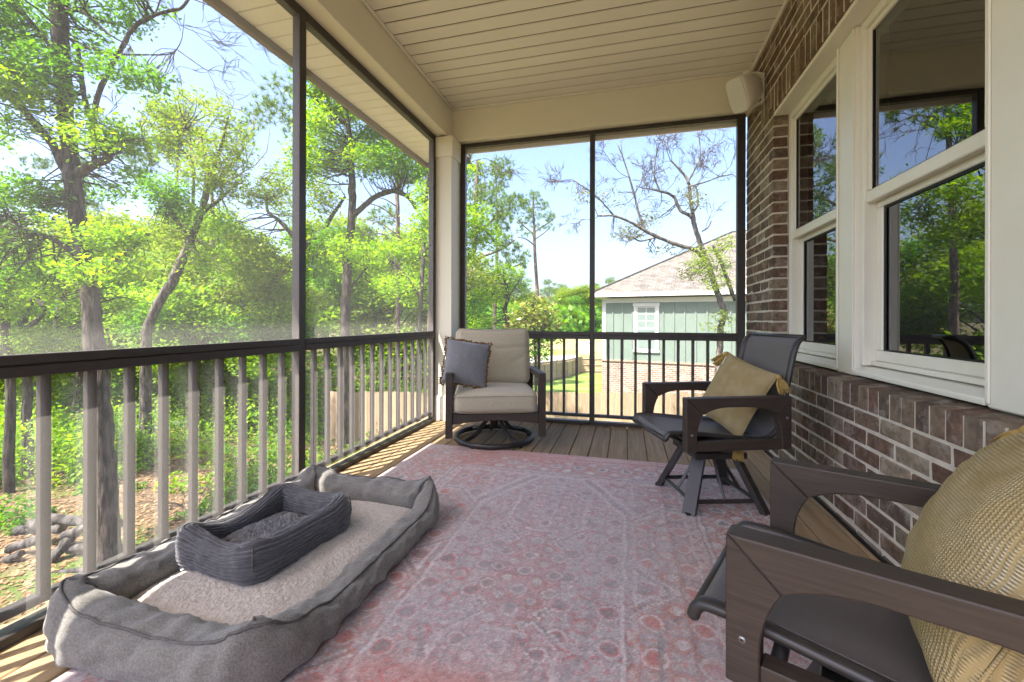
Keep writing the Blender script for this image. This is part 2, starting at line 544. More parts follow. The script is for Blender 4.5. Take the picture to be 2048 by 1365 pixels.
rf = mesh("roof_plane", [(XE - 0.05, -2.15, ZE + 0.19), (XE - 0.05, 5.23, ZE + 0.19), (1.2, 5.23, ZE + 1.7), (1.2, -2.15, ZE + 1.7),
                         (5.0, 5.23, ZE + 0.19), (5.0, -2.15, ZE + 0.19)], [(0, 1, 2, 3), (3, 2, 4, 5)])
link("roof_plane", rf, MAT["shingle"], eave, True)

# ------------------------------------------------------------------ screens
BR = MAT["bronze"]
scl = thing("insect_screen", "left run of tall insect screens in dark bronze frames facing the woods", "screen", (XL, 1.3, 0))
T0, T1 = XL - 0.052, XL + 0.003            # tube depth
ZT = 2.83
POSTS_L = [(-0.10, -0.05), (2.136, 2.19), (3.965, 4.018)]
for a, b in POSTS_L:
    box("frame_post", (T0, a, 0.0), (T1, b, 2.878), BR, scl, 0.003)
segs = [(Y0, -0.10), (-0.05, 2.136), (2.19, 3.965)]
for a, b in segs:
    box("frame_head", (T0, a, ZT - 0.012), (T1, b, 2.878), BR, scl, 0.003)
    box("frame_sill", (T0 + 0.002, a, 0.001), (T1 + 0.018, b, 0.034), BR, scl, 0.003)
    me = mesh("mesh", [(XL, a, 0.034), (XL, b, 0.034), (XL, b, ZT - 0.012), (XL, a, ZT - 0.012)], [(0, 1, 2, 3)])
    link("mesh_panel", me, MAT["mesh"], scl, True)
    # spline strips that hold the mesh over the rail
    box("spline_strip", (XL + 0.002, a, 0.872), (XL + 0.009, b, 0.905), BR, scl, 0.002)
    box("spline_strip", (XL + 0.002, a, 0.832), (XL + 0.009, b, 0.868), BR, scl, 0.002)
scb = thing("insect_screen", "far pair of insect screens in dark bronze frames facing the green house", "screen", (-0.3, YB, 0))
U0, U1 = YB - 0.003, YB + 0.052
for a, b in [(-1.693, -1.64), (-0.344, -0.296), (0.962, 1.03)]:
    box("frame_post", (a, U0, 0.0), (b, U1, 2.866), BR, scb, 0.003)
for a, b in [(-1.64, -0.344), (-0.296, 0.962)]:
    box("frame_head", (a, U0, ZT - 0.004), (b, U1, 2.866), BR, scb, 0.003)
    box("frame_sill", (a, U0 - 0.018, 0.001), (b, U1 - 0.002, 0.034), BR, scb, 0.003)
    me = mesh("mesh", [(a, YB, 0.034), (b, YB, 0.034), (b, YB, ZT - 0.004), (a, YB, ZT - 0.004)], [(0, 1, 2, 3)])
    link("mesh_panel", me, MAT["mesh"], scb, True)
    box("spline_strip", (a, YB - 0.009, 0.872), (b, YB - 0.002, 0.905), BR, scb, 0.002)
    box("spline_strip", (a, YB - 0.009, 0.832), (b, YB - 0.002, 0.868), BR, scb, 0.002)

# railings outside the mesh
rl = thing("railing", "dark bronze railing with square balusters along the left side over the woods", "railing", (-1.905, 1.3, 0))
for a, b in segs:
    box("top_rail", (XL - 0.05, a + 0.001, 0.834), (XL - 0.004, b - 0.001, 0.903), BR, rl, 0.004)
    box("bottom_rail", (XL - 0.055, a + 0.001, 0.066), (XL - 0.016, b - 0.001, 0.097), BR, rl, 0.004)
bal_l = box_mesh((-0.0125, -0.0145, 0.0), (0.0125, 0.0145, 0.737), 0.002)
bal_l.materials.append(BR)
y = 0.997 - 0.1295 * 20
while y < 3.95:
    if y > Y0 and not any(a - 0.02 < y < b + 0.02 for a, b in POSTS_L):
        o = link("baluster", bal_l, None, rl, True); o.location = (-1.8965, y, 0.097)
    y += 0.1295
rb = thing("railing", "dark bronze railing with square balusters at the far end before the green house", "railing", (-0.3, 4.28, 0))
for a, b in [(-1.64, -0.344), (-0.296, 0.962)]:
    box("top_rail", (a + 0.001, YB + 0.004, 0.834), (b - 0.001, YB + 0.05, 0.903), BR, rb, 0.004)
    box("bottom_rail", (a + 0.001, YB + 0.016, 0.066), (b - 0.001, YB + 0.055, 0.097), BR, rb, 0.004)
for k in range(-8, 11):
    xx = -0.596 + 0.1262 * k
    if k > 2: xx = -0.166 + 0.1275 * (k - 3)
    if -1.62 < xx < 0.95 and not (-0.37 < xx < -0.27):
        o = link("baluster", bal_l, None, rb, True); o.location = (xx, YB + 0.0355, 0.097)

# ------------------------------------------------------------------ brick wall of the house
wall = thing("brick_wall", "red brown brick house wall around and below the white windows", "wall", (XR, 2.6, 0))
MO = MAT["mortar"]
XM = XR + 0.0035                     # mortar face
OPY, OPZ0, OPZ1 = 3.611, 0.725, 2.569
YA, YZ = Y0, 4.34
box("mortar_bed", (XM, YA, -0.10), (XR + 0.105, YZ, 0.70), MO, wall, 0)
box("mortar_bed", (XM, OPY + 0.006, 0.7), (XR + 0.105, YZ, 3.24), MO, wall, 0)
box("mortar_bed", (XM, YA, 2.585), (XR + 0.105, OPY + 0.006, 3.24), MO, wall, 0)
CH, BL, J = 0.0812, 0.213, 0.0125
YVIS = 1.30
stuff_parts = []
BRICK_CACHE = {}


def brick(y0, y1, z0, z1, depth=0.10, x0=None, name="brick"):
    """one brick, its face at XR, y0..y1, z0..z1"""
    xx = (XR if x0 is None else x0) + (random.random() - 0.5) * 0.004
    if y1 < YVIS:
        stuff_parts.append((xx, y0, y1, z0, z1, depth))
        return
    key = (round(y1 - y0, 2), round(z1 - z0, 2), round(depth, 2), random.randrange(3))
    if key not in BRICK_CACHE:
        me = box_mesh((0, 0, 0), (depth, y1 - y0, z1 - z0), 0.005, 1)
        for v in me.vertices:
            v.co += Vector((random.uniform(-1, 1), random.uniform(-1, 1), random.uniform(-1, 1))) * 0.0024
        me.materials.append(MAT["brick"])
        BRICK_CACHE[key] = me
    o = link(name, BRICK_CACHE[key], None, wall, True)
    o.location = (xx, y0, z0)


def course(z0, ya, yb, phase, h=CH - J):
    y = ya - phase * BL
    while y < yb - 0.02:
        a = max(y, ya); b = min(y + BL - J, yb)
        if b - a > 0.03:
            brick(a, b, z0, z0 + h)
        y += BL


nlow = 7
zb = 0.605 - nlow * CH
course(zb - CH, YA, YZ, 0.2)
for r in range(nlow):
    course(zb + r * CH + J * 0.5, YA, YZ, 0.5 * (r % 2) + 0.1)
# rowlock sill: bricks on edge, sloping out
y = YA
k = 0
while y < OPY - 0.02:
    b = min(y + 0.0695, OPY)
    if b < YVIS:
        stuff_parts.append((XR - 0.012, y, b, 0.611, 0.722, 0.12))
    else:
        key = "row%d" % (k % 3)
        if key not in BRICK_CACHE:
            me = prism_mesh([(-0.004, 0.0), (0.112, 0.0), (0.112, 0.122), (-0.004, 0.106)], 0, 0.0695, 'y', 0.003)
            me.materials.append(MAT["brick"]); BRICK_CACHE[key] = me
        o = link("sill_brick", BRICK_CACHE[key], None, wall, True); o.location = (XR + random.uniform(-.002, .002), y, 0.610)
    y += 0.0812
    k += 1
box("mortar_bed", (XR + 0.0005, YA, 0.6055), (XR + 0.10, OPY - 0.001, 0.712), MO, wall, 0)
# column beyond the window
r = 0
z = 0.605
while z < 2.56:
    ph = 0.5 * ((r + nlow) % 2)
    course(z + J * 0.5, OPY, YZ, ph)
    z += CH
    r += 1
# soldier course above the opening
y = YA
while y < OPY + 0.25:
    b = y + 0.0695
    brick(y, b, 2.572, 2.772, 0.10)
    y += 0.0812
# the rest beside the soldiers and above
z = 2.572
r = 0
while z < 2.75:
    course(z, OPY + 0.30, YZ, 0.5 * (r % 2)); z += CH; r += 1
z = 2.783
r = 0
while z < 3.19:
    h = min(CH - J, 3.195 - z)
    course(z, YA, YZ, 0.5 * (r % 2) + 0.15, h)
    z += CH
    r += 1
parts = []
cube_f = [(0, 1, 3, 2), (4, 6, 7, 5), (0, 4, 5, 1), (2, 3, 7, 6), (0, 2, 6, 4), (1, 5, 7, 3)]
for xx, a, b, z0, z1, d in stuff_parts:
    parts.append((np.array([(X, Y, Z) for X in (xx, xx + d) for Y in (a, b) for Z in (z0, z1)]), cube_f))
V, F = join(parts)
o = link("brickwork", mesh("brickwork", V, F), MAT["brick"], wall, True); o["kind"] = "stuff"
# return of the house corner at the far end
box("corner_return", (XR + 0.106, 4.20, -0.1), (4.1, YZ, 3.24), MO, wall, 0)
box("gap_shade_strip", (XR - 0.011, Y0, -0.03), (XR + 0.004, YZ, 0.012), MAT["dark"], wall, 0)  # black strip stands in for the shade in the deck to wall gap

# ------------------------------------------------------------------ windows
W = MAT["white"]
XF = 1.165                                  # face of the frames


def window(y0, y1, label):
    """single hung window between y0 (near) and y1 (far)"""
    w = thing("window", label, "window", (XF, (y0 + y1) / 2, 0.74), group="single hung windows in the brick wall")
    z0, z1, zm0, zm1 = 0.742, 2.545, 1.615, 1.675
    fw = 0.036
    xo, xi = XF, XF + 0.11
    for a, b in ((y0, y0 + fw), (y1 - fw, y1)):
        box("jamb", (xo, a, z0 + 0.05), (xi, b, z1), W, w, 0.004)
    box("head", (xo, y0 + fw, z1 - 0.045), (xi, y1 - fw, z1), W, w, 0.004)
    me = prism_mesh([(xo - 0.03, z0), (xi, z0), (xi, z0 + 0.05), (xo + 0.02, z0 + 0.045), (xo - 0.03, z0 + 0.022)], y0, y1, 'y', 0.003)
    link("sill", me, W, w, True)
    box("sill_step", (xo + 0.035, y0 + fw + 0.001, z0 + 0.052), (xi, y1 - fw - 0.001, z0 + 0.075), W, w, 0.003)
    a, b = y0 + fw, y1 - fw
    sw = 0.034
    # upper sash, outer plane
    us = box("upper_sash", (xo + 0.012, a, zm0), (xo + 0.05, b, zm1), W, w, 0.005)
    for (p, q) in ((a, a + sw), (b - sw, b)):
        box("stile", (xo + 0.014, p, zm1 + 0.0005), (xo + 0.048, q, z1 - 0.0455), W, us, 0.005)
    box("rail", (xo + 0.014, a + sw, z1 - 0.045 - 0.03), (xo + 0.048, b - sw, z1 - 0.0455), W, us, 0.005)
    for zz in ((zm1 - 0.001, z1 - 0.076),):
        box("gasket", (xo + 0.022, a + sw - 0.001, zz[0]), (xo + 0.026, a + sw + 0.006, zz[1]), MAT["dark"], us, 0)
        box("gasket", (xo + 0.022, b - sw - 0.006, zz[0]), (xo + 0.026, b - sw + 0.001, zz[1]), MAT["dark"], us, 0)
        box("gasket", (xo + 0.022, a + sw + 0.0065, zz[0]), (xo + 0.026, b - sw - 0.0065, zz[0] + 0.006), MAT["dark"], us, 0)
    g = mesh("glass", [(xo + 0.028, a + sw, zm1), (xo + 0.028, b - sw, zm1), (xo + 0.028, b - sw, z1 - 0.075), (xo + 0.028, a + sw, z1 - 0.075)], [(3, 2, 1, 0)])
    link("glass", g, MAT["glass"], us, True)
    # lower sash, set back
    ls = box("lower_sash", (xo + 0.056, a, z0 + 0.0755), (xo + 0.098, b, z0 + 0.128), W, w, 0.005)
    box("rail", (xo + 0.058, a, zm0 - 0.028), (xo + 0.096, b, zm0 + 0.02), W, ls, 0.004)
    for (p, q) in ((a, a + sw + 0.012), (b - sw - 0.012, b)):
        box("stile", (xo + 0.058, p, z0 + 0.1285), (xo + 0.096, q, zm0 - 0.0285), W, ls, 0.005)
    s2 = sw + 0.012
    zz = (z0 + 0.128, zm0 - 0.028)
    box("gasket", (xo + 0.066, a + s2 - 0.001, zz[0]), (xo + 0.07, a + s2 + 0.007, zz[1]), MAT["dark"], ls, 0)
    box("gasket", (xo + 0.066, b - s2 - 0.016, zz[0]), (xo + 0.07, b - s2 + 0.001, zz[1]), MAT["dark"], ls, 0)
    box("gasket", (xo + 0.066, a + s2 + 0.0075, zz[0]), (xo + 0.07, b - s2 - 0.0165, zz[0] + 0.008), MAT["dark"], ls, 0)
    box("gasket", (xo + 0.066, a + s2 + 0.0075, zz[1] - 0.012), (xo + 0.07, b - s2 - 0.0165, zz[1]), MAT["dark"], ls, 0)
    g = mesh("glass", [(xo + 0.073, a + s2, zz[0]), (xo + 0.073, b - s2, zz[0]), (xo + 0.073, b - s2, zz[1]), (xo + 0.073, a + s2, zz[1])], [(3, 2, 1, 0)])
    link("glass", g, MAT["glass"], ls, True)
    return w


window(2.797, 3.598, "far narrow looking white window next to the brick pier behind the sling chair")
window(1.762, 2.606, "near white window reflecting trees above the closest sling chair")
window(0.76, 1.572, "white window nearest the camera beyond the wide mullion post")
wt = thing("window_surround", "white painted mullions and head board framing the row of windows", "window trim", (XF, 2.2, 0.74))
for a, b in ((2.607, 2.796), (1.573, 1.761), (0.56, 0.759)):
    box("mullion", (XF - 0.022, a, 0.735), (XF + 0.10, b, 2.545), W, wt, 0.006)
    for e in (a + 0.001, b - 0.019):
        box("casing_bead", (XF - 0.03, e, 0.75), (XF - 0.0225, e + 0.018, 2.54), W, wt, 0.003)
box("head_board", (XR + 0.003, 0.45, 2.546), (XF + 0.11, OPY - 0.002, 2.5705), W, wt, 0.003)
box("jamb_filler", (XF, 3.599, 0.735), (XF + 0.1, 3.612, 2.545), W, wt, 0.002)
# dark room behind the glass
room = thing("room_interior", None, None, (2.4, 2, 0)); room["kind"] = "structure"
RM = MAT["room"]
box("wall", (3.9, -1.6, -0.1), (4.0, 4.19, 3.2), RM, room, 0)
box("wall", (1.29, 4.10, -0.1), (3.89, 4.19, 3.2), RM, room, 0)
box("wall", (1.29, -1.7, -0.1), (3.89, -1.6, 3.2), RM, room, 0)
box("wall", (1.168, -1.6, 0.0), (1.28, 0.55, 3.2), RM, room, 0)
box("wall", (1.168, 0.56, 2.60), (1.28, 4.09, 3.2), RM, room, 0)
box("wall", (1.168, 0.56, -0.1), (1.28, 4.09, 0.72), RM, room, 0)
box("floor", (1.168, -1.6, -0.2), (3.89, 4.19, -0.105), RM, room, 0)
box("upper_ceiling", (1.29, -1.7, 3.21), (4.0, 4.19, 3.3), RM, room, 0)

# ------------------------------------------------------------------ loudspeaker under the ceiling
sp = thing("loudspeaker", "white outdoor loudspeaker on a bracket high on the brick wall", "speaker", (XR, 3.83, 2.87))
SPM = M("speaker_plastic", (0.72, 0.70, 0.64), 0.4, (0.68, 0.66, 0.60), 6)
GRM = M("speaker_grille", (0.66, 0.68, 0.62), 0.55, (0.6, 0.62, 0.56), 300)
bm = bmesh.new()
prof = [(-0.125, 0.13, 0.085), (-0.10, 0.135, 0.092), (-0.02, 0.12, 0.086), (0.06, 0.075, 0.065), (0.10, 0.045, 0.045)]
ring = []
for d, hz, hy in prof:
    rr = []
    for q in range(24):
        a = 2 * math.pi * q / 24
        ca, sa = math.cos(a), math.sin(a)
        rr.append(bm.verts.new((d, math.copysign(abs(ca) ** 0.45, ca) * hy, math.copysign(abs(sa) ** 0.45, sa) * hz)))
    ring.append(rr)
for p, q in zip(ring, ring[1:]):
    for k in range(24):
        bm.faces.new((p[k], p[(k + 1) % 24], q[(k + 1) % 24], q[k]))
bm.faces.new(ring[0]); bm.faces.new(ring[-1])
bmesh.ops.recalc_face_normals(bm, faces=bm.faces[:])
me = bpy.data.meshes.new("cabinet"); bm.to_mesh(me); bm.free()
me.polygons.foreach_set("use_smooth", [len(p.vertices) == 4 for p in me.polygons])
SPROT = Matrix.Translation((-0.115, -0.01, -0.005)) @ Matrix.Rotation(math.radians(30), 4, 'Z') @ Matrix.Rotation(math.radians(-28), 4, 'Y') @ Matrix.Rotation(math.radians(8), 4, 'X')
cab = link("cabinet", me, SPM, sp); cab.matrix_local = SPROT
gv = []
for q in range(32):
    a = 2 * math.pi * q / 32
    ca, sa = math.cos(a), math.sin(a)
    gv.append((math.copysign(abs(ca) ** 0.4, ca) * 0.08, math.copysign(abs(sa) ** 0.4, sa) * 0.126))
gr = link("grille", prism_mesh(gv, -0.131, -0.1255, 'x', 0.002), GRM, sp); gr.matrix_local = SPROT
br_pts = spline([(0.0, 0.0, 0.10), (-0.06, 0.0, 0.125), (-0.12, 0.0, 0.12)], 8)
tube("bracket", br_pts, 0.02, SPM, sp, 10, squash=(1.6, 0.5))
tube("bracket", [(p[0], p[1], -p[2]) for p in br_pts], 0.02, SPM, sp, 10, squash=(1.6, 0.5))
box("wall_plate", (-0.012, -0.035, -0.115), (-0.0045, 0.035, 0.115), SPM, sp, 0.004, world=False)
kn, kf = tube_vf([(-0.12, 0, 0.115), (-0.12, 0, 0.15)], 0.032, 20)
link("knob", mesh("knob", kn, kf, False), SPM, sp)
# ------------------------------------------------------------------ rug
def make_rug():
    x0, x1, y0, y1 = -1.545, 0.765, 0.17, 3.222
    xs = np.arange(x0, x1 + 0.001, 0.005)
    ys = np.concatenate([np.arange(y0, 0.80, 0.03), np.arange(0.80, 2.2, 0.0046), np.arange(2.2, y1, 0.0068), [y1]])
    nx, ny = len(xs), len(ys)
    X, Y = np.meshgrid(xs, ys, indexing='ij')
    # slightly wandering weave so that nothing is ruler straight
    wx = X + 0.012 * (fbm(X * 2, Y * 2, 3) - 0.5)
    wy = Y + 0.012 * (fbm(X * 2 + 9, Y * 2, 5) - 0.5)
    wx = wx + 0.026 * (fbm(X * 15, Y * 15, 13) - 0.5); wy = wy + 0.026 * (fbm(X * 15 + 5, Y * 15, 15) - 0.5)
    cx, cyy = (x0 + x1) / 2, (y0 + y1) / 2
    hx, hy = (x1 - x0) / 2, (y1 - y0) / 2
    ax, ay = np.abs(wx - cx), np.abs(wy - cyy)
    edge = np.minimum(hx - ax, hy - ay)                       # distance to the rug edge
    pink = np.array([0.56, 0.19, 0.18]); rose = np.array([0.56, 0.38, 0.37]); lilac = np.array([0.56, 0.47, 0.455])
    rust = np.array([0.52, 0.24, 0.165]); grey = np.array([0.27, 0.235, 0.225]); pale = np.array([0.66, 0.58, 0.565])
    C = np.zeros(X.shape + (3,)) + rose

    def put(mask, col, a=1.0):
        a = np.clip(mask * a, 0, 1)[..., None]
        C[:] = C * (1 - a) + col * a

    def lattice(u, v, p, seed, n=9):
        """mirrored little ornaments, one per cell of size p"""
        bits = np.random.default_rng(seed).random((6, n, n))
        iu = np.floor(u / p).astype(int); iv = np.floor(v / p).astype(int)
        fu = np.abs((u / p - iu) - 0.5) * 2; fv = np.abs((v / p - iv) - 0.5) * 2
        a = np.minimum((fu * n).astype(int), n - 1); b = np.minimum((fv * n).astype(int), n - 1)
        k = (iu * 3 + iv * 5) % 6
        r = bits[k, a, b]
        r = r - 0.35 * (np.maximum(fu, fv) > 0.86)
        return r

    def line(d, t, w=0.006):
        return np.clip(1.4 - np.abs(d - t) / w, 0, 1)
    # rosette lattice: closed rings, petals and thin outlines
    def rosettes(u, v, p, inner, ring, ground, out, a=0.9):
        f = np.cos(2 * math.pi * u / p) + np.cos(2 * math.pi * v / p)
        g_ = np.cos(4 * math.pi * u / p) * np.cos(4 * math.pi * v / p)
        put(np.ones_like(u) * a, ground)
        put(f > 0.75, ring, a); put(f > 1.30, inner, a); put((f > 1.62), out, a)
        put(f < -1.05, inner, a); put(f < -1.55, ring, a)
        put(np.abs(f - 0.75) < 0.09, out, 0.9 * a); put(np.abs(f - 1.30) < 0.07, pale, 0.8 * a); put(np.abs(f + 1.05) < 0.09, out, 0.9 * a)
        put((np.abs(f) < 0.10), pale, 0.75 * a); put((g_ > 0.72) & (np.abs(f) < 0.75), inner, 0.8 * a); put((np.abs(g_ - 0.62) < 0.06) & (np.abs(f) < 0.9), out, 0.6 * a)
        o_ = lattice(u + 9, v + 9, p * 0.5, int(p * 1000), 7)
        put((o_ > 0.74), inner, 0.55 * a); put((o_ < 0.16), out, 0.5 * a)
    def masked(mask, fn):
        keep = C.copy(); fn(); C[~mask] = keep[~mask]
    rosettes(wx - cx, wy - cyy, 0.23, pink, lilac, rose * 0.55 + lilac * 0.45, grey)
    q = 0.014
    sx, sy = np.floor(ax / q) * q, np.floor(ay / q) * q
    for (dx, dy, a, b, p, cols) in ((0, 0, 0.42, 1.05, 0.17, (pink, lilac, lilac * 0.92, grey)), (0.64, 0.34, 0.24, 0.36, 0.16, (rust, pale, grey * 0.5 + lilac * 0.5, pink)),
                                    (0.62, 0.92, 0.22, 0.18, 0.15, (pink, pale, rust, grey)), (0.0, 0.55, 0.20, 0.30, 0.13, (pink, pale, rose, grey)), (0, 0, 0.15, 0.30, 0.12, (rust, pale, pink, grey))):
        ux, uy = np.abs(sx - dx) / a, np.abs(sy - dy) / b
        d = np.maximum(np.maximum(ux, uy * 0.9), (ux * 0.55 + uy * 0.75))
        masked(d < 1.0, lambda: rosettes(ax - dx, ay - dy, p, *cols))
        for t, cc in ((1.0, pale), (0.95, grey), (0.90, pale), (0.62, grey)):
            put(line(d, t, 0.016), cc, 0.8)
    # borders
    masked((edge < 0.40) & (edge > 0.13), lambda: rosettes(wx - x0, wy - y0, 0.155, lilac, pale, pink * 0.55 + rust * 0.45, grey))
    masked((edge < 0.47) & (edge > 0.40), lambda: rosettes(wx - x0, wy - y0, 0.07, pink, grey, lilac, pale))
    masked((edge < 0.13) & (edge > 0.065), lambda: rosettes(wx - x0, wy - y0, 0.065, rust, pink, pale * 0.6 + rose * 0.4, grey))
    put(edge < 0.065, lilac * 0.6 + rose * 0.4)
    for t in (0.40, 0.47, 0.13, 0.065, 0.415, 0.385):
        put(line(edge, t, 0.005), pale if t not in (0.415, 0.385) else grey, 0.85)
    # worn: the pattern fades to pale lilac grey in big soft patches, and in streaks along the weave
    w1 = fbm(X * 1.3 + 3, Y * 1.3, 21, 5); w2 = fbm(X * 4.5, Y * 4.5, 31, 5)
    st = fbm(X * 2.5, Y * 26, 41, 4); st2 = fbm(X * 30, Y * 2.0, 51, 4)
    w3 = fbm(X * 24, Y * 24, 61, 3)
    fade = np.clip((w1 - 0.36) * 2.4, 0, 1) * 0.55 + np.clip((w2 - 0.45) * 3, 0, 1) * 0.35 + np.clip((st - 0.46) * 3.4, 0, 1) * 0.38 + np.clip((st2 - 0.5) * 3, 0, 1) * 0.28
    fade = np.clip(fade * (0.12 + 0.95 * w3), 0, 0.60)
    C[:] = C * (1 - fade[..., None]) + (lilac * 0.72 + pale * 0.2) * fade[..., None]
    pt = fbm(X * 1.6 + 20, Y * 2.2 + 4, 71, 5)
    hot = np.clip((pt - 0.49) * 3.2, 0, 0.5) * (0.5 + w3); cool = np.clip((0.43 - pt) * 3.0, 0, 0.34) * (0.4 + w3)
    C[:] = C * (1 - hot[..., None]) + np.array([0.57, 0.225, 0.18]) * hot[..., None]
    C[:] = C * (1 - cool[..., None]) + np.array([0.47, 0.435, 0.445]) * cool[..., None]
    C *= (0.80 + 0.40 * rng.random(X.shape))[..., None] * (0.88 + 0.24 * fbm(X * 60, Y * 60, 81, 2))[..., None]
    Z = 0.006 + 0.0015 * fbm(X * 3, Y * 3, 91, 3)
    for yy in (0.9, 1.65, 2.4):
        Z += 0.0022 * np.exp(-((Y - yy) / 0.018) ** 2)
    for xx in (-0.95, -0.35, 0.2):
        Z += 0.0025 * np.exp(-((X - xx) / 0.016) ** 2)
    V = np.stack([X, Y, Z], -1).reshape(-1, 3)
    me = mesh("rug", V, grid_faces(nx, ny), True, C.reshape(-1, 3) * 0.93)
    mt = M("rug_weave", (1.0, 1.0, 1.0), 0.95, (0.86, 0.86, 0.86), 240, bump=0.5, bscale=330, vcol=True, spec=0.1, sheen=0.15)
    o = link("rug", me, mt)
    tag(o, "large faded pink and grey patterned rug on the deck boards", "rug")
    # bound edge
    rim = [(x0, y0, .004), (x1, y0, .004), (x1, y1, .004), (x0, y1, .004), (x0, y0, .004)]
    tube("binding", rim, 0.004, M("rug_binding", (0.46, 0.36, 0.36), 0.9), o, 6)
make_rug()


# ------------------------------------------------------------------ soft things
def rounded_rect(hx, hy, r, n):
    """closed path, returns pts (n,2), outward normals (n,2), fraction along"""
    per = []
    segs_ = [((hx - r, -hy + r), -90), ((hx - r, hy - r), 0), ((-hx + r, hy - r), 90), ((-hx + r, -hy + r), 180)]
    pts, nor = [], []
    L = [2 * (hy - r), 2 * (hx - r), 2 * (hy - r), 2 * (hx - r)]
    tot = sum(L) + 2 * math.pi * r
    for i in range(4):
        (cx, cy_), a0 = segs_[i]
        k = max(5, int(n * (math.pi * r / 2) / tot))
        for q in range(k):
            a = math.radians(a0 + 90.0 * q / k)
            pts.append((cx + r * math.cos(a), cy_ + r * math.sin(a))); nor.append((math.cos(a), math.sin(a)))
        a = math.radians(a0 + 90)
        p = np.array((cx + r * math.cos(a), cy_ + r * math.sin(a)))
        j = (i + 1) % 4
        (dx, dy), b0 = segs_[j]
        e = np.array((dx + r * math.cos(math.radians(b0)), dy + r * math.sin(math.radians(b0))))
        k = max(4, int(n * np.linalg.norm(e - p) / tot))
        for q in range(k):
            pts.append(tuple(p + (e - p) * q / k)); nor.append((math.cos(a), math.sin(a)))
    return np.array(pts), np.array(nor)


def bolster(hx, hy, r, width, hfun, nstat=260, nsec=44, pw=0.62, rib=0.0, nrib=0, seed=0, zbase=0.0, lean=0.0, wfun=None, puff=0.006):
    P2, N2 = rounded_rect(hx, hy, r, nstat)
    n = len(P2)
    V = np.zeros((n, nsec, 3))
    tt_ = np.linspace(0, 2 * math.pi, 4000)
    H0 = 0.14
    qx = np.sign(np.cos(tt_)) * np.abs(np.cos(tt_)) ** pw * 0.5 * width; qz = np.sign(np.sin(tt_)) * np.abs(np.sin(tt_)) ** pw * 0.5 * H0
    al = np.concatenate([[0], np.cumsum(np.hypot(np.diff(qx), np.diff(qz)))]); al /= al[-1]
    fr_ = np.arange(nsec) / nsec
    th = np.interp(fr_, al, tt_)
    seam = np.zeros((n, 3))
    for i in range(n):
        H = hfun(P2[i])
        Wd = width * (wfun(P2[i]) if wfun else 1.0)
        nz = fbm(np.array([i * 0.17]), np.array([seed * 3.3]), seed, 3)[0] - 0.5
        cs, sn = np.cos(th), np.sin(th)
        o = np.sign(cs) * np.abs(cs) ** pw * 0.5 * Wd
        z = np.sign(sn) * np.abs(sn) ** pw * 0.5 * H + 0.5 * H
        # the top leans in a little, the lower outside bulges
        o = o + lean * (z / max(H, 1e-3) - 0.5) + 0.25 * Wd * nz * 0.3
        wr = (fbm(i * 0.22 + 0 * th, th * 2.2 + seed, seed + 5, 3) - 0.5) * puff * 2
        wr = wr + (0.0035 * np.sin(i * 0.83 + seed) * np.exp(-((th - 1.9) / 0.6) ** 2) if not rib else 0)
        rr = rib * (np.abs(np.sin(fr_ * math.pi * nrib)) ** 0.6 - 0.5) if rib else 0
        o2 = o + cs * (wr + rr); z2 = z + sn * (wr + rr)
        V[i, :, 0] = P2[i, 0] + N2[i, 0] * o2
        V[i, :, 1] = P2[i, 1] + N2[i, 1] * o2
        V[i, :, 2] = zbase + np.maximum(z2, 0.0)
        k = int(np.argmin(np.abs(th - 1.16)))
        seam[i] = V[i, k] + np.array([N2[i, 0] * 0.002, N2[i, 1] * 0.002, 0.002])
    return V.reshape(-1, 3), grid_faces(n, nsec, True, True), seam, P2, N2


def pad(hx, hy, z0, z1, n=70, m=90, crown=0.02, fuzz=0.0, seed=0, pwr=6):
    s = np.linspace(-1, 1, n); t = np.linspace(-1, 1, m)
    S, T = np.meshgrid(s, t, indexing='ij')
    f = (np.clip(1 - np.abs(S) ** pwr, 0, 1) * np.clip(1 - np.abs(T) ** pwr, 0, 1)) ** 0.4
    Z = z0 + (z1 - z0) * f + crown * np.clip(1 - S ** 2, 0, 1) * np.clip(1 - T ** 2, 0, 1)
    Z += (fbm(S * 2.2 + 4, T * 3, seed, 3) - 0.5) * 0.02 * f
    if fuzz:
        Z += fuzz * (np.random.default_rng(seed).random(S.shape) - 0.5) * f + fuzz * 1.8 * (fbm(S * 46, T * 60, seed + 3, 2) - 0.5) * f
    V = np.stack([S * hx, T * hy, Z], -1).reshape(-1, 3)
    return V, grid_faces(n, m)


FELT = M("grey_felt", (0.245, 0.232, 0.207), 0.95, (0.155, 0.146, 0.13), 190, detail=3, bump=0.35, bscale=420, spec=0.15, sheen=0.25)
SHERPA = M("sherpa_fleece", (0.56, 0.50, 0.435), 1.0, (0.44, 0.385, 0.325), 60, detail=4, bump=0.8, bscale=170, spec=0.05, sheen=0.4)
PIPE = M("dark_piping", (0.14, 0.135, 0.125), 0.9, (0.10, 0.095, 0.09), 80)
CORD = M("corduroy_charcoal", (0.098, 0.092, 0.096), 0.85, (0.068, 0.064, 0.067), 60, bump=0.4, bscale=500, spec=0.15, sheen=0.5)
PLUSH = M("grey_plush", (0.25, 0.25, 0.265), 1.0, (0.14, 0.14, 0.15), 60, detail=4, bump=1.0, bscale=130, sheen=0.4)

# large bed: 0.86 x 1.25 m
db = thing("dog_bed", "large grey felt dog bed with a tan fleece pad lying by the railing", "dog bed", (-1.325, 1.49, 0.0085))
HX, HY = 0.365, 0.555


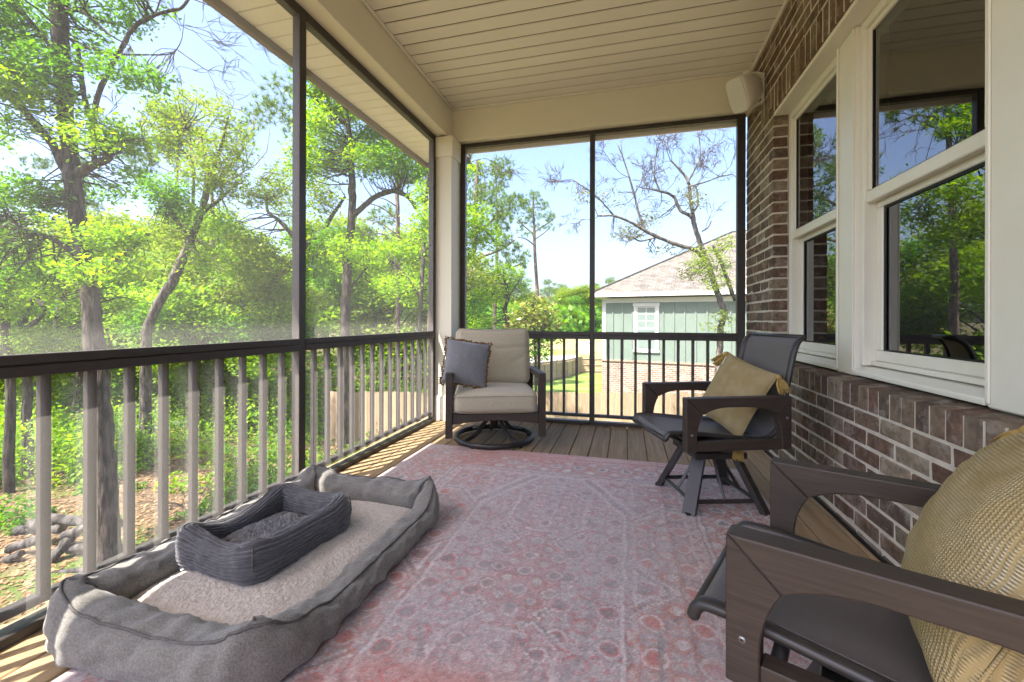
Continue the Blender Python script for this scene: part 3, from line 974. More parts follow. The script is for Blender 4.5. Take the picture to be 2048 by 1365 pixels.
def h_big(p):
    x_, y_ = p
    c = 1.0
    h = 0.152
    # right side entrance is low between the near notch and the far corner
    if x_ > HX - 0.03:
        tt = (y_ + HY) / (2 * HY)
        lo = 1 / (1 + math.exp(-(tt - 0.235) / 0.012))
        hi = 1 / (1 + math.exp(-(tt - 0.93) / 0.03))
        h = 0.152 - 0.045 * min(1, tt / 0.235) * (1 - lo) - 0.066 * lo * (1 - hi)
    # corners are pinched up
    d = math.hypot(HX - abs(x_), HY - abs(y_))
    h += 0.045 * math.exp(-(d / 0.085) ** 2)
    # the near bolster sags in the middle
    if y_ < -HY + 0.02:
        h -= 0.02 * math.cos(x_ / HX * math.pi / 2)
    return h


def w_big(p):
    d = math.hypot(HX - abs(p[0]), HY - abs(p[1]))
    w = 1.0 - 0.42 * math.exp(-(d / 0.07) ** 2)
    if p[0] > HX - 0.03: w *= 0.78
    return w


V, F, seam, P2, N2 = bolster(HX, HY, 0.05, 0.168, h_big, 300, 48, 0.80, seed=4, lean=-0.016, wfun=w_big, puff=0.016)
bol = link("bolster", mesh("bolster", V, F, True), FELT, db)
tube("piping", list(seam) + [seam[0]], 0.0042, PIPE, bol, 6)
# short seams that close the bolster at each corner
for sx_ in (-1, 1):
    for sy_ in (-1, 1):
        a = np.array([sx_ * (HX - 0.01), sy_ * (HY - 0.01), 0.20])
        bq = np.array([sx_ * (HX - 0.075), sy_ * (HY - 0.075), 0.10])
        tube("corner_seam", spline([a, (a + bq) / 2 + np.array([0, 0, 0.025]), bq], 8), 0.004, PIPE, bol, 6)
V, F = pad(HX - 0.04, HY - 0.04, 0.02, 0.082, 210, 300, 0.018, 0.0035, 8)
link("fleece_pad", mesh("fleece_pad", V, F, True), SHERPA, db)

# small corduroy bed, on the pad
sb = thing("pet_bed", "small charcoal corduroy pet bed resting on the large grey dog bed", "pet bed", (-1.405, 1.452, 0.103), math.radians(-6))
SX, SY = 0.182, 0.222


def h_small(p):
    x_, y_ = p
    d = math.hypot(SX - abs(x_), SY - abs(y_))
    h = 0.118 + 0.022 * math.exp(-(d / 0.07) ** 2)
    if x_ < -SX + 0.02:
        h -= 0.045 * math.exp(-((y_ + 0.02) / 0.12) ** 2)
    if y_ < -SY + 0.02:
        h -= 0.018 * math.exp(-((x_ - 0.05) / 0.10) ** 2)
    return h


V, F, seam, P2, N2 = bolster(SX, SY, 0.04, 0.072, h_small, 170, 224, 0.68, rib=0.0085, nrib=24, seed=9, lean=-0.006, puff=0.007)
bo2 = link("bolster", mesh("bolster", V, F, True), CORD, sb)
tube("seam", list(seam) + [seam[0]], 0.0026, CORD, bo2, 6)
for sx_ in (-1, 1):
    for sy_ in (-1, 1):
        a = np.array([sx_ * (SX + 0.0125), sy_ * (SY + 0.0125), 0.0])
        tube("corner_seam", [a + np.array([0, 0, 0.02]), a + np.array([sx_ * .0045, sy_ * .0045, 0.07]), a + np.array([0, 0, 0.13])], 0.003, PIPE, bo2, 6)
V, F = pad(SX - 0.026, SY - 0.026, 0.004, 0.042, 110, 130, 0.012, 0.010, 15)
link("plush_pad", mesh("plush_pad", V, F, True), PLUSH, sb)
box("base_panel", (-SX - 0.01, -SY - 0.01, 0.0), (SX + 0.01, SY + 0.01, 0.012), CORD, sb, 0.004, world=False)
ct = mesh("care_tag", [(-1.62, 1.235, 0.0955), (-1.575, 1.213, 0.097), (-1.555, 1.25, 0.103), (-1.60, 1.275, 0.104),
                       (-1.62, 1.235, 0.0945), (-1.575, 1.213, 0.096), (-1.555, 1.25, 0.102), (-1.60, 1.275, 0.103)],
          [(0, 1, 2, 3), (7, 6, 5, 4), (0, 4, 5, 1), (1, 5, 6, 2), (2, 6, 7, 3), (3, 7, 4, 0)])
o = link("care_tag", ct, M("tag_white", (0.75, 0.75, 0.74), 0.7), sb)
o.matrix_parent_inverse = (Matrix.Translation(sb.location) @ Matrix.Rotation(math.radians(-6), 4, 'Z')).inverted()


def rbox(hx, hy, hz, r, n=26, bulge=(0, 0, 0), wob=0.0, seed=0):
    """rounded box with bulging faces (a cushion)"""
    lin = np.linspace(-1, 1, n)
    V, F = [], []
    base = 0
    for ax_ in range(3):
        for sg in (-1, 1):
            A, B = np.meshgrid(lin, lin, indexing='ij')
            Q = np.zeros((n, n, 3))
            o1, o2 = [k for k in range(3) if k != ax_]
            Q[..., ax_] = sg; Q[..., o1] = A; Q[..., o2] = B
            V.append(Q.reshape(-1, 3))
            f = grid_faces(n, n) + base
            flip = (sg > 0) != (ax_ == 1)
            F.append(f if flip else f[:, ::-1])
            base += n * n
    V = np.concatenate(V); F = np.concatenate(F)
    h = np.array([hx, hy, hz])
    Q = V * h
    inner = np.clip(Q, -(h - r), h - r)
    d = Q - inner
    l = np.linalg.norm(d, axis=1, keepdims=True)
    Q = inner + np.where(l > 1e-9, d / np.maximum(l, 1e-9) * np.minimum(l, r), 0)
    for a in range(3):
        if bulge[a]:
            o1, o2 = [k for k in range(3) if k != a]
            Q[:, a] += bulge[a] * (Q[:, a] / h[a]) * np.clip(1 - (Q[:, o1] / h[o1]) ** 2, 0, 1) * np.clip(1 - (Q[:, o2] / h[o2]) ** 2, 0, 1)
    if wob:
        w = fbm(Q[:, 0] * 9 + Q[:, 1] * 5 + 10, Q[:, 2] * 9 + Q[:, 1] * 4 + 10, seed, 3) - 0.5
        Q = Q * (1 + wob * w[:, None])
    return Q, F


def pillow_vf(a, b, T, n=40, pinch=0.09, seed=0, wr=0.006):
    """square pillow in the local x-z plane, front towards -y; returns front and back sheets"""
    s = np.linspace(-1, 1, n)
    S, Tt = np.meshgrid(s, s, indexing='ij')
    x_ = a * S * (1 - pinch * (1 - Tt ** 2) * np.abs(S) ** 1.5)
    z_ = b * Tt * (1 - pinch * (1 - S ** 2) * np.abs(Tt) ** 1.5)
    th = T * (np.clip(1 - S ** 2, 0, 1) * np.clip(1 - Tt ** 2, 0, 1)) ** 0.42
    th = th + wr * (fbm(S * 3 + 7, Tt * 3 + 7, seed, 3) - 0.5) * 2 * (th / T)
    ang = np.arctan2(Tt, S)
    rad = np.sqrt(S ** 2 + Tt ** 2)
    th = th - 0.10 * T * np.clip(rad - 0.75, 0, 1) * (0.5 + 0.5 * np.cos(ang * 18 + seed))
    th = np.maximum(th, 0)
    fr = np.stack([x_, -th, z_], -1).reshape(-1, 3)
    bk = np.stack([x_, th, z_], -1).reshape(-1, 3)
    F = grid_faces(n, n)
    rim = np.concatenate([np.stack([x_[:, 0], 0 * s, z_[:, 0]], -1), np.stack([x_[-1, 1:], 0 * s[1:], z_[-1, 1:]], -1),
                          np.stack([x_[::-1, -1][1:], 0 * s[1:], z_[::-1, -1][1:]], -1), np.stack([x_[0, ::-1][1:], 0 * s[1:], z_[0, ::-1][1:]], -1)])
    return fr, F, bk, F[:, ::-1], rim


OLEFIN = M("oatmeal_olefin", (0.50, 0.45, 0.34), 0.9, (0.41, 0.365, 0.27), 130, (1, 1, 1), 3, bump=0.35, bscale=420, spec=0.15, sheen=0.15)
SEAM = M("cushion_welt", (0.36, 0.32, 0.25), 0.9)
FAUX = M("faux_wood_frame", (0.056, 0.041, 0.032), 0.5, (0.034, 0.025, 0.020), 6, (1.2, 1.2, 26), 5, (0.3, 0.7), bump=0.12, bscale=9, bstretch=(4, 4, 90))
FAUXH = M("faux_wood_arm", (0.056, 0.041, 0.032), 0.5, (0.034, 0.025, 0.020), 6, (26, 1.2, 26), 5, (0.3, 0.7), bump=0.12, bscale=9, bstretch=(90, 4, 90))
STEEL = M("dark_metal", (0.035, 0.031, 0.029), 0.4, (0.026, 0.023, 0.022), 10, spec=0.5)
SCREW = M("screw_steel", (0.35, 0.34, 0.32), 0.35, metallic=0.8)

# ------------------------------------------------------------------ swivel armchair with cushions
ac = thing("swivel_armchair", "dark framed swivel armchair with oatmeal cushions in the far left corner", "armchair", (-1.083, 3.50, 0.0), math.radians(20))
for sg in (-1, 1):
    xo = sg * 0.365
    poly = [(-0.315, 0.60), (-0.258, 0.60), (-0.258, 0.235), (-0.272, 0.10), (-0.315, 0.10)]
    link("front_post", prism_mesh(poly, xo - 0.027, xo + 0.027, 'x', 0.003), FAUX, ac)
    link("arm_rest", prism_mesh([(-0.257, 0.60), (0.455, 0.575), (0.455, 0.535), (-0.257, 0.555)], xo - 0.03, xo + 0.03, 'x', 0.004), FAUXH, ac)
    link("rear_post", prism_mesh([(0.40, 0.534), (0.452, 0.534), (0.47, 0.10), (0.43, 0.10)], xo - 0.025, xo + 0.025, 'x', 0.003), FAUX, ac)
    link("side_rail", prism_mesh([(-0.257, 0.29), (0.41, 0.27), (0.41, 0.21), (-0.257, 0.225)], xo - 0.02, xo + 0.02, 'x', 0.003), FAUXH, ac)
    link("back_stile", prism_mesh([(0.30, 0.27), (0.345, 0.27), (0.50, 0.86), (0.46, 0.86)], sg * 0.315 - 0.02, sg * 0.315 + 0.02, 'x', 0.003), FAUX, ac)
arch = [(-0.337, 0.285), (0.337, 0.285)] + [(0.337 - 0.674 * k / 12, 0.205 + 0.028 * math.sin(math.pi * k / 12)) for k in range(13)]
link("front_rail", prism_mesh(arch, -0.305, -0.265, 'y', 0.003), FAUXH, ac)
link("rear_rail", prism_mesh([(-0.34, 0.27), (0.34, 0.27), (0.34, 0.21), (-0.34, 0.21)], 0.37, 0.40, 'y', 0.003), FAUXH, ac)
link("back_top_rail", prism_mesh([(-0.294, 0.86), (0.294, 0.86), (0.294, 0.80), (-0.294, 0.80)], 0.46, 0.485, 'y', 0.003), FAUXH, ac)
for k in range(4):
    z = 0.36 + k * 0.11
    yy = 0.33 + (z - 0.27) * 0.26
    link("back_slat", prism_mesh([(-0.294, z + 0.05), (0.294, z + 0.05), (0.294, z), (-0.294, z)], yy, yy + 0.018, 'y', 0.002), FAUXH, ac)
link("seat_deck", box_mesh((-0.33, -0.26, 0.262), (0.33, 0.36, 0.284), 0.003), STEEL, ac)
Q, F = rbox(0.325, 0.325, 0.080, 0.045, 30, (0.006, 0.010, 0.022), 0.018, 3)
Q[:, 0] *= 1 + 0.0 * Q[:, 1]
Q += np.array([0, -0.01, 0.368])
sc = link("seat_cushion", mesh("seat_cushion", Q, F, True), OLEFIN, ac)
wl = [(-0.302, -0.336, 0.425), (0.302, -0.336, 0.425)]
tube("welt", spline([(-0.32, -0.30, 0.424), (-0.30, -0.332, 0.424), (0, -0.342, 0.428), (0.30, -0.332, 0.424), (0.32, -0.30, 0.424), (0.326, 0.0, 0.426), (0.32, 0.27, 0.424)], 40), 0.003, SEAM, sc, 6)
tube("welt", spline([(-0.32, -0.30, 0.312), (-0.30, -0.332, 0.310), (0, -0.342, 0.308), (0.30, -0.332, 0.310), (0.32, -0.30, 0.312)], 30), 0.003, SEAM, sc, 6)
Q, F = rbox(0.333, 0.075, 0.255, 0.055, 34, (0.008, 0.035, 0.012), 0.03, 8)
top = np.clip((Q[:, 2] - 0.18) / 0.08, 0, 1)
Q[:, 2] -= 0.016 * top * np.cos(Q[:, 0] / 0.333 * math.pi / 2)           # the top edge sags between its corners
cre = np.exp(-((Q[:, 2] - 0.055 - 0.05 * Q[:, 0]) / 0.012) ** 2) * (Q[:, 1] < 0)
Q[:, 1] += 0.009 * cre
for (cx_, sl) in ((0.25, 0.8), (0.22, 0.55), (-0.1, -1.2), (0.02, -1.6)):
    dd = (Q[:, 2] - (0.10 if sl < 0 else -0.04) - sl * (Q[:, 0] - cx_))
    Q[:, 1] += 0.006 * np.exp(-(dd / 0.012) ** 2) * (Q[:, 1] < 0) * np.exp(-((Q[:, 0] - cx_) / 0.07) ** 2)
ca, sa = math.cos(math.radians(-15)), math.sin(math.radians(-15))
yz = Q[:, 1:].copy()
Q[:, 1] = yz[:, 0] * ca - yz[:, 1] * sa
Q[:, 2] = yz[:, 0] * sa + yz[:, 1] * ca
Q += np.array([0, 0.285, 0.685])
bc = link("back_cushion", mesh("back_cushion", Q, F, True), OLEFIN, ac)
def bkp(x_, y_, z_):
    return (x_, y_ * ca - z_ * sa + 0.285, y_ * sa + z_ * ca + 0.685)
tube("welt", [bkp(*p) for p in spline([(-0.325, -0.058, -0.2), (-0.328, -0.06, 0.1), (-0.315, -0.06, 0.235), (-0.29, -0.06, 0.247), (0, -0.062, 0.232), (0.29, -0.06, 0.247), (0.318, -0.06, 0.235), (0.33, -0.06, 0.1), (0.326, -0.058, -0.2)], 60)], 0.003, SEAM, bc, 6)
# swivel base
ringp = [(0.325 * math.cos(a), 0.325 * math.sin(a) + 0.0, 0.032) for a in np.linspace(0, 2 * math.pi, 65)]
sbp = tube("base_ring", ringp, 0.02, STEEL, ac, 10, squash=(0.9, 1.1))
for k in range(4):
    a = math.radians(35 + 90 * k)
    p = [(0.03 * math.cos(a), 0.03 * math.sin(a), 0.20), (0.09 * math.cos(a), 0.09 * math.sin(a), 0.17), (0.19 * math.cos(a), 0.19 * math.sin(a), 0.075), (0.32 * math.cos(a), 0.32 * math.sin(a), 0.032)]
    tube("base_spoke", spline(p, 14), 0.0165, STEEL, ac, 10)
tube("swivel_hub", [(0, 0, 0.11), (0, 0, 0.255)], 0.035, STEEL, ac, 16)
link("swivel_plate", box_mesh((-0.13, -0.13, 0.238), (0.13, 0.13, 0.26), 0.004), STEEL, ac)
for k in range(5):
    a = math.radians(20 + 72 * k)
    tube("glide", [(0.325 * math.cos(a), 0.325 * math.sin(a), 0.0005), (0.325 * math.cos(a), 0.325 * math.sin(a), 0.02)], 0.013, STEEL, ac, 10)

# grey cushion with fringe
gp = thing("throw_pillow", "slate grey square pillow with brown fringe leaning on the oatmeal armchair", "pillow", (-1.275, 3.335, 0.662))
gp.rotation_euler = (math.radians(-20), math.radians(9), math.radians(27))
GREYF = M("slate_fabric", (0.215, 0.22, 0.235), 0.85, (0.18, 0.185, 0.20), 90, bump=0.2, bscale=380, sheen=0.2)
FRG = M("brown_fringe", (0.26, 0.145, 0.045), 0.95, (0.15, 0.08, 0.025), 90, bump=0.6, bscale=200)
fr, F1, bk, F2, rim = pillow_vf(0.185, 0.19, 0.075, 44, 0.07, 3)
link("front_cover", mesh("front_cover", fr, F1, True), GREYF, gp)
link("back_cover", mesh("back_cover", bk, F2, True), GREYF, gp)
parts = []
oc = [(0, 2, 4), (2, 1, 4), (1, 3, 4), (3, 0, 4), (2, 0, 5), (1, 2, 5), (3, 1, 5), (0, 3, 5)]
L = np.linalg.norm(np.diff(rim, axis=0), axis=1).cumsum()
for d in np.arange(0, L[-1], 0.0085):
    i = int(np.searchsorted(L, d)); p = rim[min(i, len(rim) - 1)]
    out = p / (np.linalg.norm(p) + 1e-6)
    big = 1.0 + 0.5 * math.sin(d * 330)
    for q in range(2):
        r_ = random.uniform(0.005, 0.0085) * big
        c0 = p + out * random.uniform(0.002, 0.014) * big + np.array([0, random.uniform(-0.008, 0.008), 0])
        v = np.array([(1, 0, 0), (-1, 0, 0), (0, 1, 0), (0, -1, 0), (0, 0, 1), (0, 0, -1)], float) * r_ + c0
        parts.append((v, oc))
V, F = join(parts)
link("fringe", mesh("fringe", V, F, True), FRG, gp)


# ------------------------------------------------------------------ sling swivel chairs
SLING = M("sling_fabric", (0.135, 0.12, 0.115), 0.5, (0.112, 0.10, 0.096), 300, detail=2, bump=0.25, bscale=700, spec=0.35)


def arc(p0, p1, p2, n):
    return [tuple((1 - t) ** 2 * np.array(p0) + 2 * (1 - t) * t * np.array(p1) + t * t * np.array(p2)) for t in np.linspace(0, 1, n)]


def sling_chair(label, loc, rz_base, rz_seat):
    """local axes: front is -y"""
    ch = thing("sling_chair", label, "chair", loc, rz_seat, group="swivel sling chairs on the rug")
    hw = 0.262                    # arm frame centre
    Zt, Zb, Yf, Yr = 0.622, 0.352, -0.275, 0.285
    t = 0.024
    for sg in (-1, 1):
        x0, x1 = sg * hw - t, sg * hw + t
        # front post up to the mitre, with the hollow curve under the arm
        post = [(Yf, Zb), (Yf, Zt), (Yf + 0.088, Zt - 0.084)] + arc((Yf + 0.088, Zt - 0.084), (Yf + 0.060, Zt - 0.13), (Yf + 0.055, Zt - 0.19), 7)[1:] + [(Yf + 0.055, Zb)]
        fp = link("front_post", prism_mesh(post, x0, x1, 'x', 0.0025), FAUX, ch)
        arm = [(Yf + 0.0012, Zt), (Yr - 0.0012, Zt + 0.004), (Yr - 0.085, Zt - 0.078)] + arc((Yr - 0.085, Zt - 0.078), (Yr - 0.15, Zt - 0.05), (Yr - 0.24, Zt - 0.047), 7)[1:] + arc((Yf + 0.22, Zt - 0.047), (Yf + 0.14, Zt - 0.05), (Yf + 0.0892, Zt - 0.083), 7)
        link("arm_rest", prism_mesh(arm, x0 - 0.002, x1 + 0.002, 'x', 0.004, 2), FAUXH, ch)
        rp = [(Yr, Zb + 0.004), (Yr, Zt + 0.0038), (Yr - 0.084, Zt - 0.0785)] + arc((Yr - 0.084, Zt - 0.0785), (Yr - 0.06, Zt - 0.13), (Yr - 0.052, Zt - 0.2), 7)[1:] + [(Yr - 0.05, Zb + 0.004)]
        link("rear_post", prism_mesh(rp, x0, x1, 'x', 0.0025), FAUX, ch)
        link("lower_rail", prism_mesh([(Yf + 0.0555, Zb + 0.002), (Yr - 0.0505, Zb + 0.004), (Yr - 0.0505, Zb + 0.052), (Yf + 0.0555, Zb + 0.05)], x0 + 0.002, x1 - 0.002, 'x', 0.0025), FAUXH, ch)
        for (yy, zz) in ((Yf + 0.028, Zb + 0.085), (Yr - 0.025, Zb + 0.165)):
            tube("screw", [(x1 if sg > 0 else x0, yy, zz), ((x1 + 0.0015) if sg > 0 else (x0 - 0.0015), yy, zz)], 0.0065, SCREW, ch, 12)
            tube("screw_socket", [(x1 + 0.001 if sg > 0 else x0 - 0.001, yy, zz), ((x1 + 0.002) if sg > 0 else (x0 - 0.002), yy, zz)], 0.0028, STEEL, ch, 6)
    # sling: side profile (y, z), swept across
    prof = spline([(-0.352, 0.400), (-0.342, 0.422), (-0.315, 0.434), (-0.20, 0.428), (0.0, 0.405), (0.14, 0.392), (0.215, 0.405), (0.262, 0.455),
                   (0.292, 0.56), (0.318, 0.70), (0.342, 0.81), (0.356, 0.862), (0.378, 0.905), (0.41, 0.926)], 80)
    n = len(prof)
    nxs = 25
    xs_ = np.linspace(-0.212, 0.212, nxs)
    V = np.zeros((n, nxs, 3))
    tg = np.gradient(prof, axis=0)
    tg /= np.linalg.norm(tg, axis=1, keepdims=True)
    nr = np.stack([-tg[:, 1], tg[:, 0]], -1)
    for i in range(n):
        sag = 0.014 * math.sin(math.pi * i / (n - 1))
        V[i, :, 0] = xs_
        dd = -sag * (1 - (xs_ / 0.212) ** 2)
        V[i, :, 1] = prof[i, 0] + nr[i, 0] * dd
        V[i, :, 2] = prof[i, 1] + nr[i, 1] * dd
    top = V.reshape(-1, 3)
    bot = (V - np.stack([0 * nr[:, 0], nr[:, 0], nr[:, 1]], -1)[:, None, :] * 0.003).reshape(-1, 3)
    f = grid_faces(n, nxs)
    VV = np.concatenate([top, bot]); FF = [tuple(q) for q in f[:, ::-1]] + [tuple(q + n * nxs) for q in f]
    for i in range(n - 1):
        for j in (0, nxs - 1):
            a, b_ = i * nxs + j, (i + 1) * nxs + j
            FF.append((a, b_, b_ + n * nxs, a + n * nxs))
    sl = link("sling", mesh("sling", VV, FF, True), SLING, ch)
    for sg in (-1, 1):
        pts = [(sg * 0.216, p[0], p[1]) for p in prof]
        tube("sling_rail", pts, 0.0145, STEEL, ch, 8, squash=(0.9, 1.15))
        # stitched hem strip beside each rail
        hem = [(sg * 0.194, p[0] + q[0] * 0.0022, p[1] + q[1] * 0.0022) for p, q in zip(prof, nr)]
        tube("hem", hem, 0.0022, SLING, sl, 6, squash=(2.0, 0.7))
    tube("front_bar", [(-0.216, prof[0][0], prof[0][1]), (0.216, prof[0][0], prof[0][1])], 0.0125, STEEL, ch, 8)
    tube("top_bar", [(-0.216, prof[-1][0], prof[-1][1]), (0.216, prof[-1][0], prof[-1][1])], 0.0125, STEEL, ch, 8)
    tube("cross_bar", [(-0.24, -0.2, 0.375), (0.24, -0.2, 0.375)], 0.014, STEEL, ch, 8)
    tube("cross_bar", [(-0.24, 0.19, 0.372), (0.24, 0.19, 0.372)], 0.014, STEEL, ch, 8)
    link("swivel_plate", box_mesh((-0.10, -0.22, 0.343), (0.10, 0.21, 0.360), 0.003), STEEL, ch)
    tube("swivel_hub", [(0, 0, 0.30), (0, 0, 0.345)], 0.07, STEEL, ch, 24)
    # base, may be turned against the seat
    base = link("base_frame", box_mesh((-0.145, -0.145, 0.266), (0.145, 0.145, 0.300), 0.004), STEEL, ch)
    base.rotation_euler = (0, 0, rz_base - rz_seat)
    foot = 0.205
    for sx_ in (-1, 1):
        for sy_ in (-1, 1):
            d = np.array([sx_, sy_]) / math.sqrt(2)
            tdir = np.array([-d[1], d[0]])
            V = []
            for (r_, z_) in ((0.105 * 1.4, 0.2655), (foot * 1.40, 0.0005)):
                for (k, w) in ((-1, 0.033), (1, 0.033)):
                    for e in (-0.016, 0.016):
                        pnt = d * (r_ + e) + tdir * k * w
                        V.append((pnt[0], pnt[1], z_))
            Fq = [(0, 1, 3, 2), (4, 6, 7, 5), (0, 2, 6, 4), (1, 5, 7, 3), (0, 4, 5, 1), (2, 3, 7, 6)]
            lg = link("leg", mesh("leg", V, Fq), STEEL, base)
            fz = d * foot * 1.40
            link("foot_pad", box_mesh((fz[0] - 0.02, fz[1] - 0.02, 0.0), (fz[0] + 0.02, fz[1] + 0.02, 0.012), 0.003), MAT["dark"], base)
    for k in range(4):
        a = k * math.pi / 2
        c_, s_ = math.cos(a), math.sin(a)
        R = lambda p: (p[0] * c_ - p[1] * s_, p[0] * s_ + p[1] * c_, p[2])
        tube("stretcher", [R((-0.178, -0.178, 0.055)), R((0.178, -0.178, 0.055))], 0.0125, STEEL, base, 4, smooth=False)
        tube("brace", [R((0.0, -0.05, 0.268)), R((0.0, -0.176, 0.062))], 0.0095, STEEL, base, 4, smooth=False)
    return ch


sling_chair("charcoal sling swivel chair at the far right beside the brick wall", (0.455, 2.66, 0.006), math.radians(-73), math.radians(-70))
sling_chair("charcoal sling swivel chair closest to the camera in the right foreground", (0.546, 1.02, 0.006), math.radians(-113.8), math.radians(-113.8))

# yellow woven pillows with tassels
YEL = weave_mat("mustard_weave", (0.53, 0.42, 0.215), (0.37, 0.275, 0.125), (0.70, 0.63, 0.48), 0.0058)
YELB = M("pillow_back_grey", (0.27, 0.285, 0.30), 0.85, (0.23, 0.24, 0.25), 60, bump=0.2, bscale=300)
TAS = M("mustard_tassel", (0.50, 0.345, 0.115), 0.9, (0.36, 0.235, 0.07), 120, (1, 1, 0.1))


def tassel(parent, p, drop, seed, sway=(0, 0)):
    """p local corner, drop: unit vector of gravity in local space"""
    r = random.Random(seed)
    p = Vector(p); g = Vector(drop).normalized()
    e1 = g.orthogonal().normalized(); e2 = g.cross(e1)
    t = thing_part = tube("tassel", [p, p + g * 0.012, p + g * 0.022, p + g * 0.03], [0.005, 0.013, 0.0135, 0.009], TAS, parent, 10)
    parts = []
    for k in range(46):
        a = r.uniform(0, 2 * math.pi); rr = 0.030 * math.sqrt(r.random())
        s0 = p + g * 0.022 + (e1 * math.cos(a) + e2 * math.sin(a)) * rr * 0.3
        e = p + g * r.uniform(0.098, 0.115) + (e1 * math.cos(a) + e2 * math.sin(a)) * rr
        mid = (s0 + e) / 2 + (e1 * math.cos(a) + e2 * math.sin(a)) * 0.005
        parts.append(tube_vf([s0, mid, e], [0.002, 0.0026, 0.0022], 5))
    V, F = join(parts)
    s = link("strands", mesh("strands", V, F, True), TAS, t)
    return t


def yellow_pillow(label, loc, rot, a, b, T, seed, back):
    yp = thing("tassel_pillow", label, "pillow", loc, 0, group="mustard tassel pillows on the sling chairs")
    yp.rotation_euler = rot
    fr, F1, bk, F2, rim = pillow_vf(a, b, T, 60, 0.06, seed, 0.008)
    link("front_cover", mesh("front_cover", fr, F1, True), YEL, yp)
    link("back_cover", mesh("back_cover", bk, F2, True), back, yp)
    tube("seam", list(rim) + [rim[0]], 0.0035, YEL, yp, 6)
    g = yp.rotation_euler.to_matrix().inverted() @ Vector((0, 0, -1))
    for k, (sx_, sz_) in enumerate(((-1, -1), (1, -1), (1, 1), (-1, 1))):
        gg = g + Vector((sx_ * 0.55, -0.40, sz_ * 0.30))
        tassel(yp, (sx_ * a * 1.0, -0.008, sz_ * b * 1.0), gg, seed * 10 + k)
    return yp


yellow_pillow("mustard woven pillow with tassels standing on the far sling chair", (0.600, 2.715, 0.600), (math.radians(-24), math.radians(14), math.radians(-62)), 0.19, 0.20, 0.06, 5, YELB)
yellow_pillow("large mustard woven pillow on the nearest sling chair", (0.652, 0.968, 0.606), (math.radians(-24), math.radians(-3), math.radians(-113.8)), 0.214, 0.222, 0.105, 6, YEL)
# ------------------------------------------------------------------ ground
GD = np.array([-60, 0, 15, 30, 42, 50, 80, 150, 400, 900.])
GZ = np.array([-3.3, -3.3, -3.3, -4.0, -4.6, -4.75, -3.6, -3.3, -2.0, 2.0])


def gz(x, y):
    d = -np.asarray(x) * _s + np.asarray(y) * _c
    lat = np.asarray(x) * _c + np.asarray(y) * _s
    z = np.interp(d, GD, GZ)
    # the wood on the left stays level
    k = np.clip((-lat - 3) / 8, 0, 1)
    z = z * (1 - k) + (-3.3 + 0.004 * np.clip(d, 0, 200)) * k
    return z + 0.10 * (fbm(np.asarray(x) * 0.35 + 40, np.asarray(y) * 0.35 + 40, 2, 3) - 0.5)


def ground_at(x, D):
    """world point on the ground seen in column x, D metres away"""
    p = P(x, 640, D)
    return np.array([p[0], p[1], float(gz(p[0], p[1]))])


xs = np.concatenate([np.linspace(-700, -60, 20), np.linspace(-56, 40, 110), np.linspace(44, 600, 20)])
ys = np.concatenate([np.linspace(-60, -4, 12), np.linspace(-3, 70, 100), np.linspace(74, 900, 30)])
X, Y = np.meshgrid(xs, ys, indexing='ij')
Z = gz(X, Y)
V = np.stack([X, Y, Z], -1).reshape(-1, 3)


def ground_mat(name, a, b, c, s1, s2):
    m, nt, N, L, bs = NT(name)
    tc = N.new("ShaderNodeTexCoord")
    n1 = N.new("ShaderNodeTexNoise"); n1.inputs["Scale"].default_value = s1; n1.inputs["Detail"].default_value = 6
    n2 = N.new("ShaderNodeTexNoise"); n2.inputs["Scale"].default_value = s2; n2.inputs["Detail"].default_value = 8; n2.inputs["Roughness"].default_value = 0.7
    L.new(tc.outputs["Object"], n1.inputs["Vector"]); L.new(tc.outputs["Object"], n2.inputs["Vector"])
    r1 = N.new("ShaderNodeValToRGB"); r1.color_ramp.elements[0].position = 0.38; r1.color_ramp.elements[1].position = 0.62
    r1.color_ramp.elements[0].color = (*a, 1); r1.color_ramp.elements[1].color = (*b, 1)
    L.new(n2.outputs["Fac"], r1.inputs[0])
    r2 = N.new("ShaderNodeMapRange"); r2.inputs[1].default_value = 0.5; r2.inputs[2].default_value = 0.64
    L.new(n1.outputs["Fac"], r2.inputs[0])
    mx = N.new("ShaderNodeMix"); mx.data_type = 'RGBA'
    L.new(r2.outputs[0], mx.inputs[0]); L.new(r1.outputs[0], mx.inputs[6]); mx.inputs[7].default_value = (*c, 1)
    L.new(mx.outputs[2], bs.inputs["Base Color"])
    bs.inputs["Roughness"].default_value = 1.0; bs.inputs["Specular IOR Level"].default_value = 0.1
    bp = N.new("ShaderNodeBump"); bp.inputs["Strength"].default_value = 1.0; bp.inputs["Distance"].default_value = 0.05
    L.new(n2.outputs["Fac"], bp.inputs["Height"]); L.new(bp.outputs[0], bs.inputs["Normal"])
    return m


LITTER = ground_mat("leaf_litter", (0.06, 0.042, 0.026), (0.19, 0.135, 0.085), (0.08, 0.12, 0.025), 0.5, 9)
MEADOW = ground_mat("meadow", (0.25, 0.22, 0.09), (0.33, 0.29, 0.13), (0.16, 0.22, 0.05), 0.06, 1.5)
LAWN = ground_mat("lawn_grass", (0.13, 0.21, 0.035), (0.17, 0.26, 0.05), (0.22, 0.27, 0.08), 0.5, 14)
g = link("ground", mesh("ground", V, grid_faces(len(xs), len(ys)), True), LITTER)
tag(g, kind="structure")


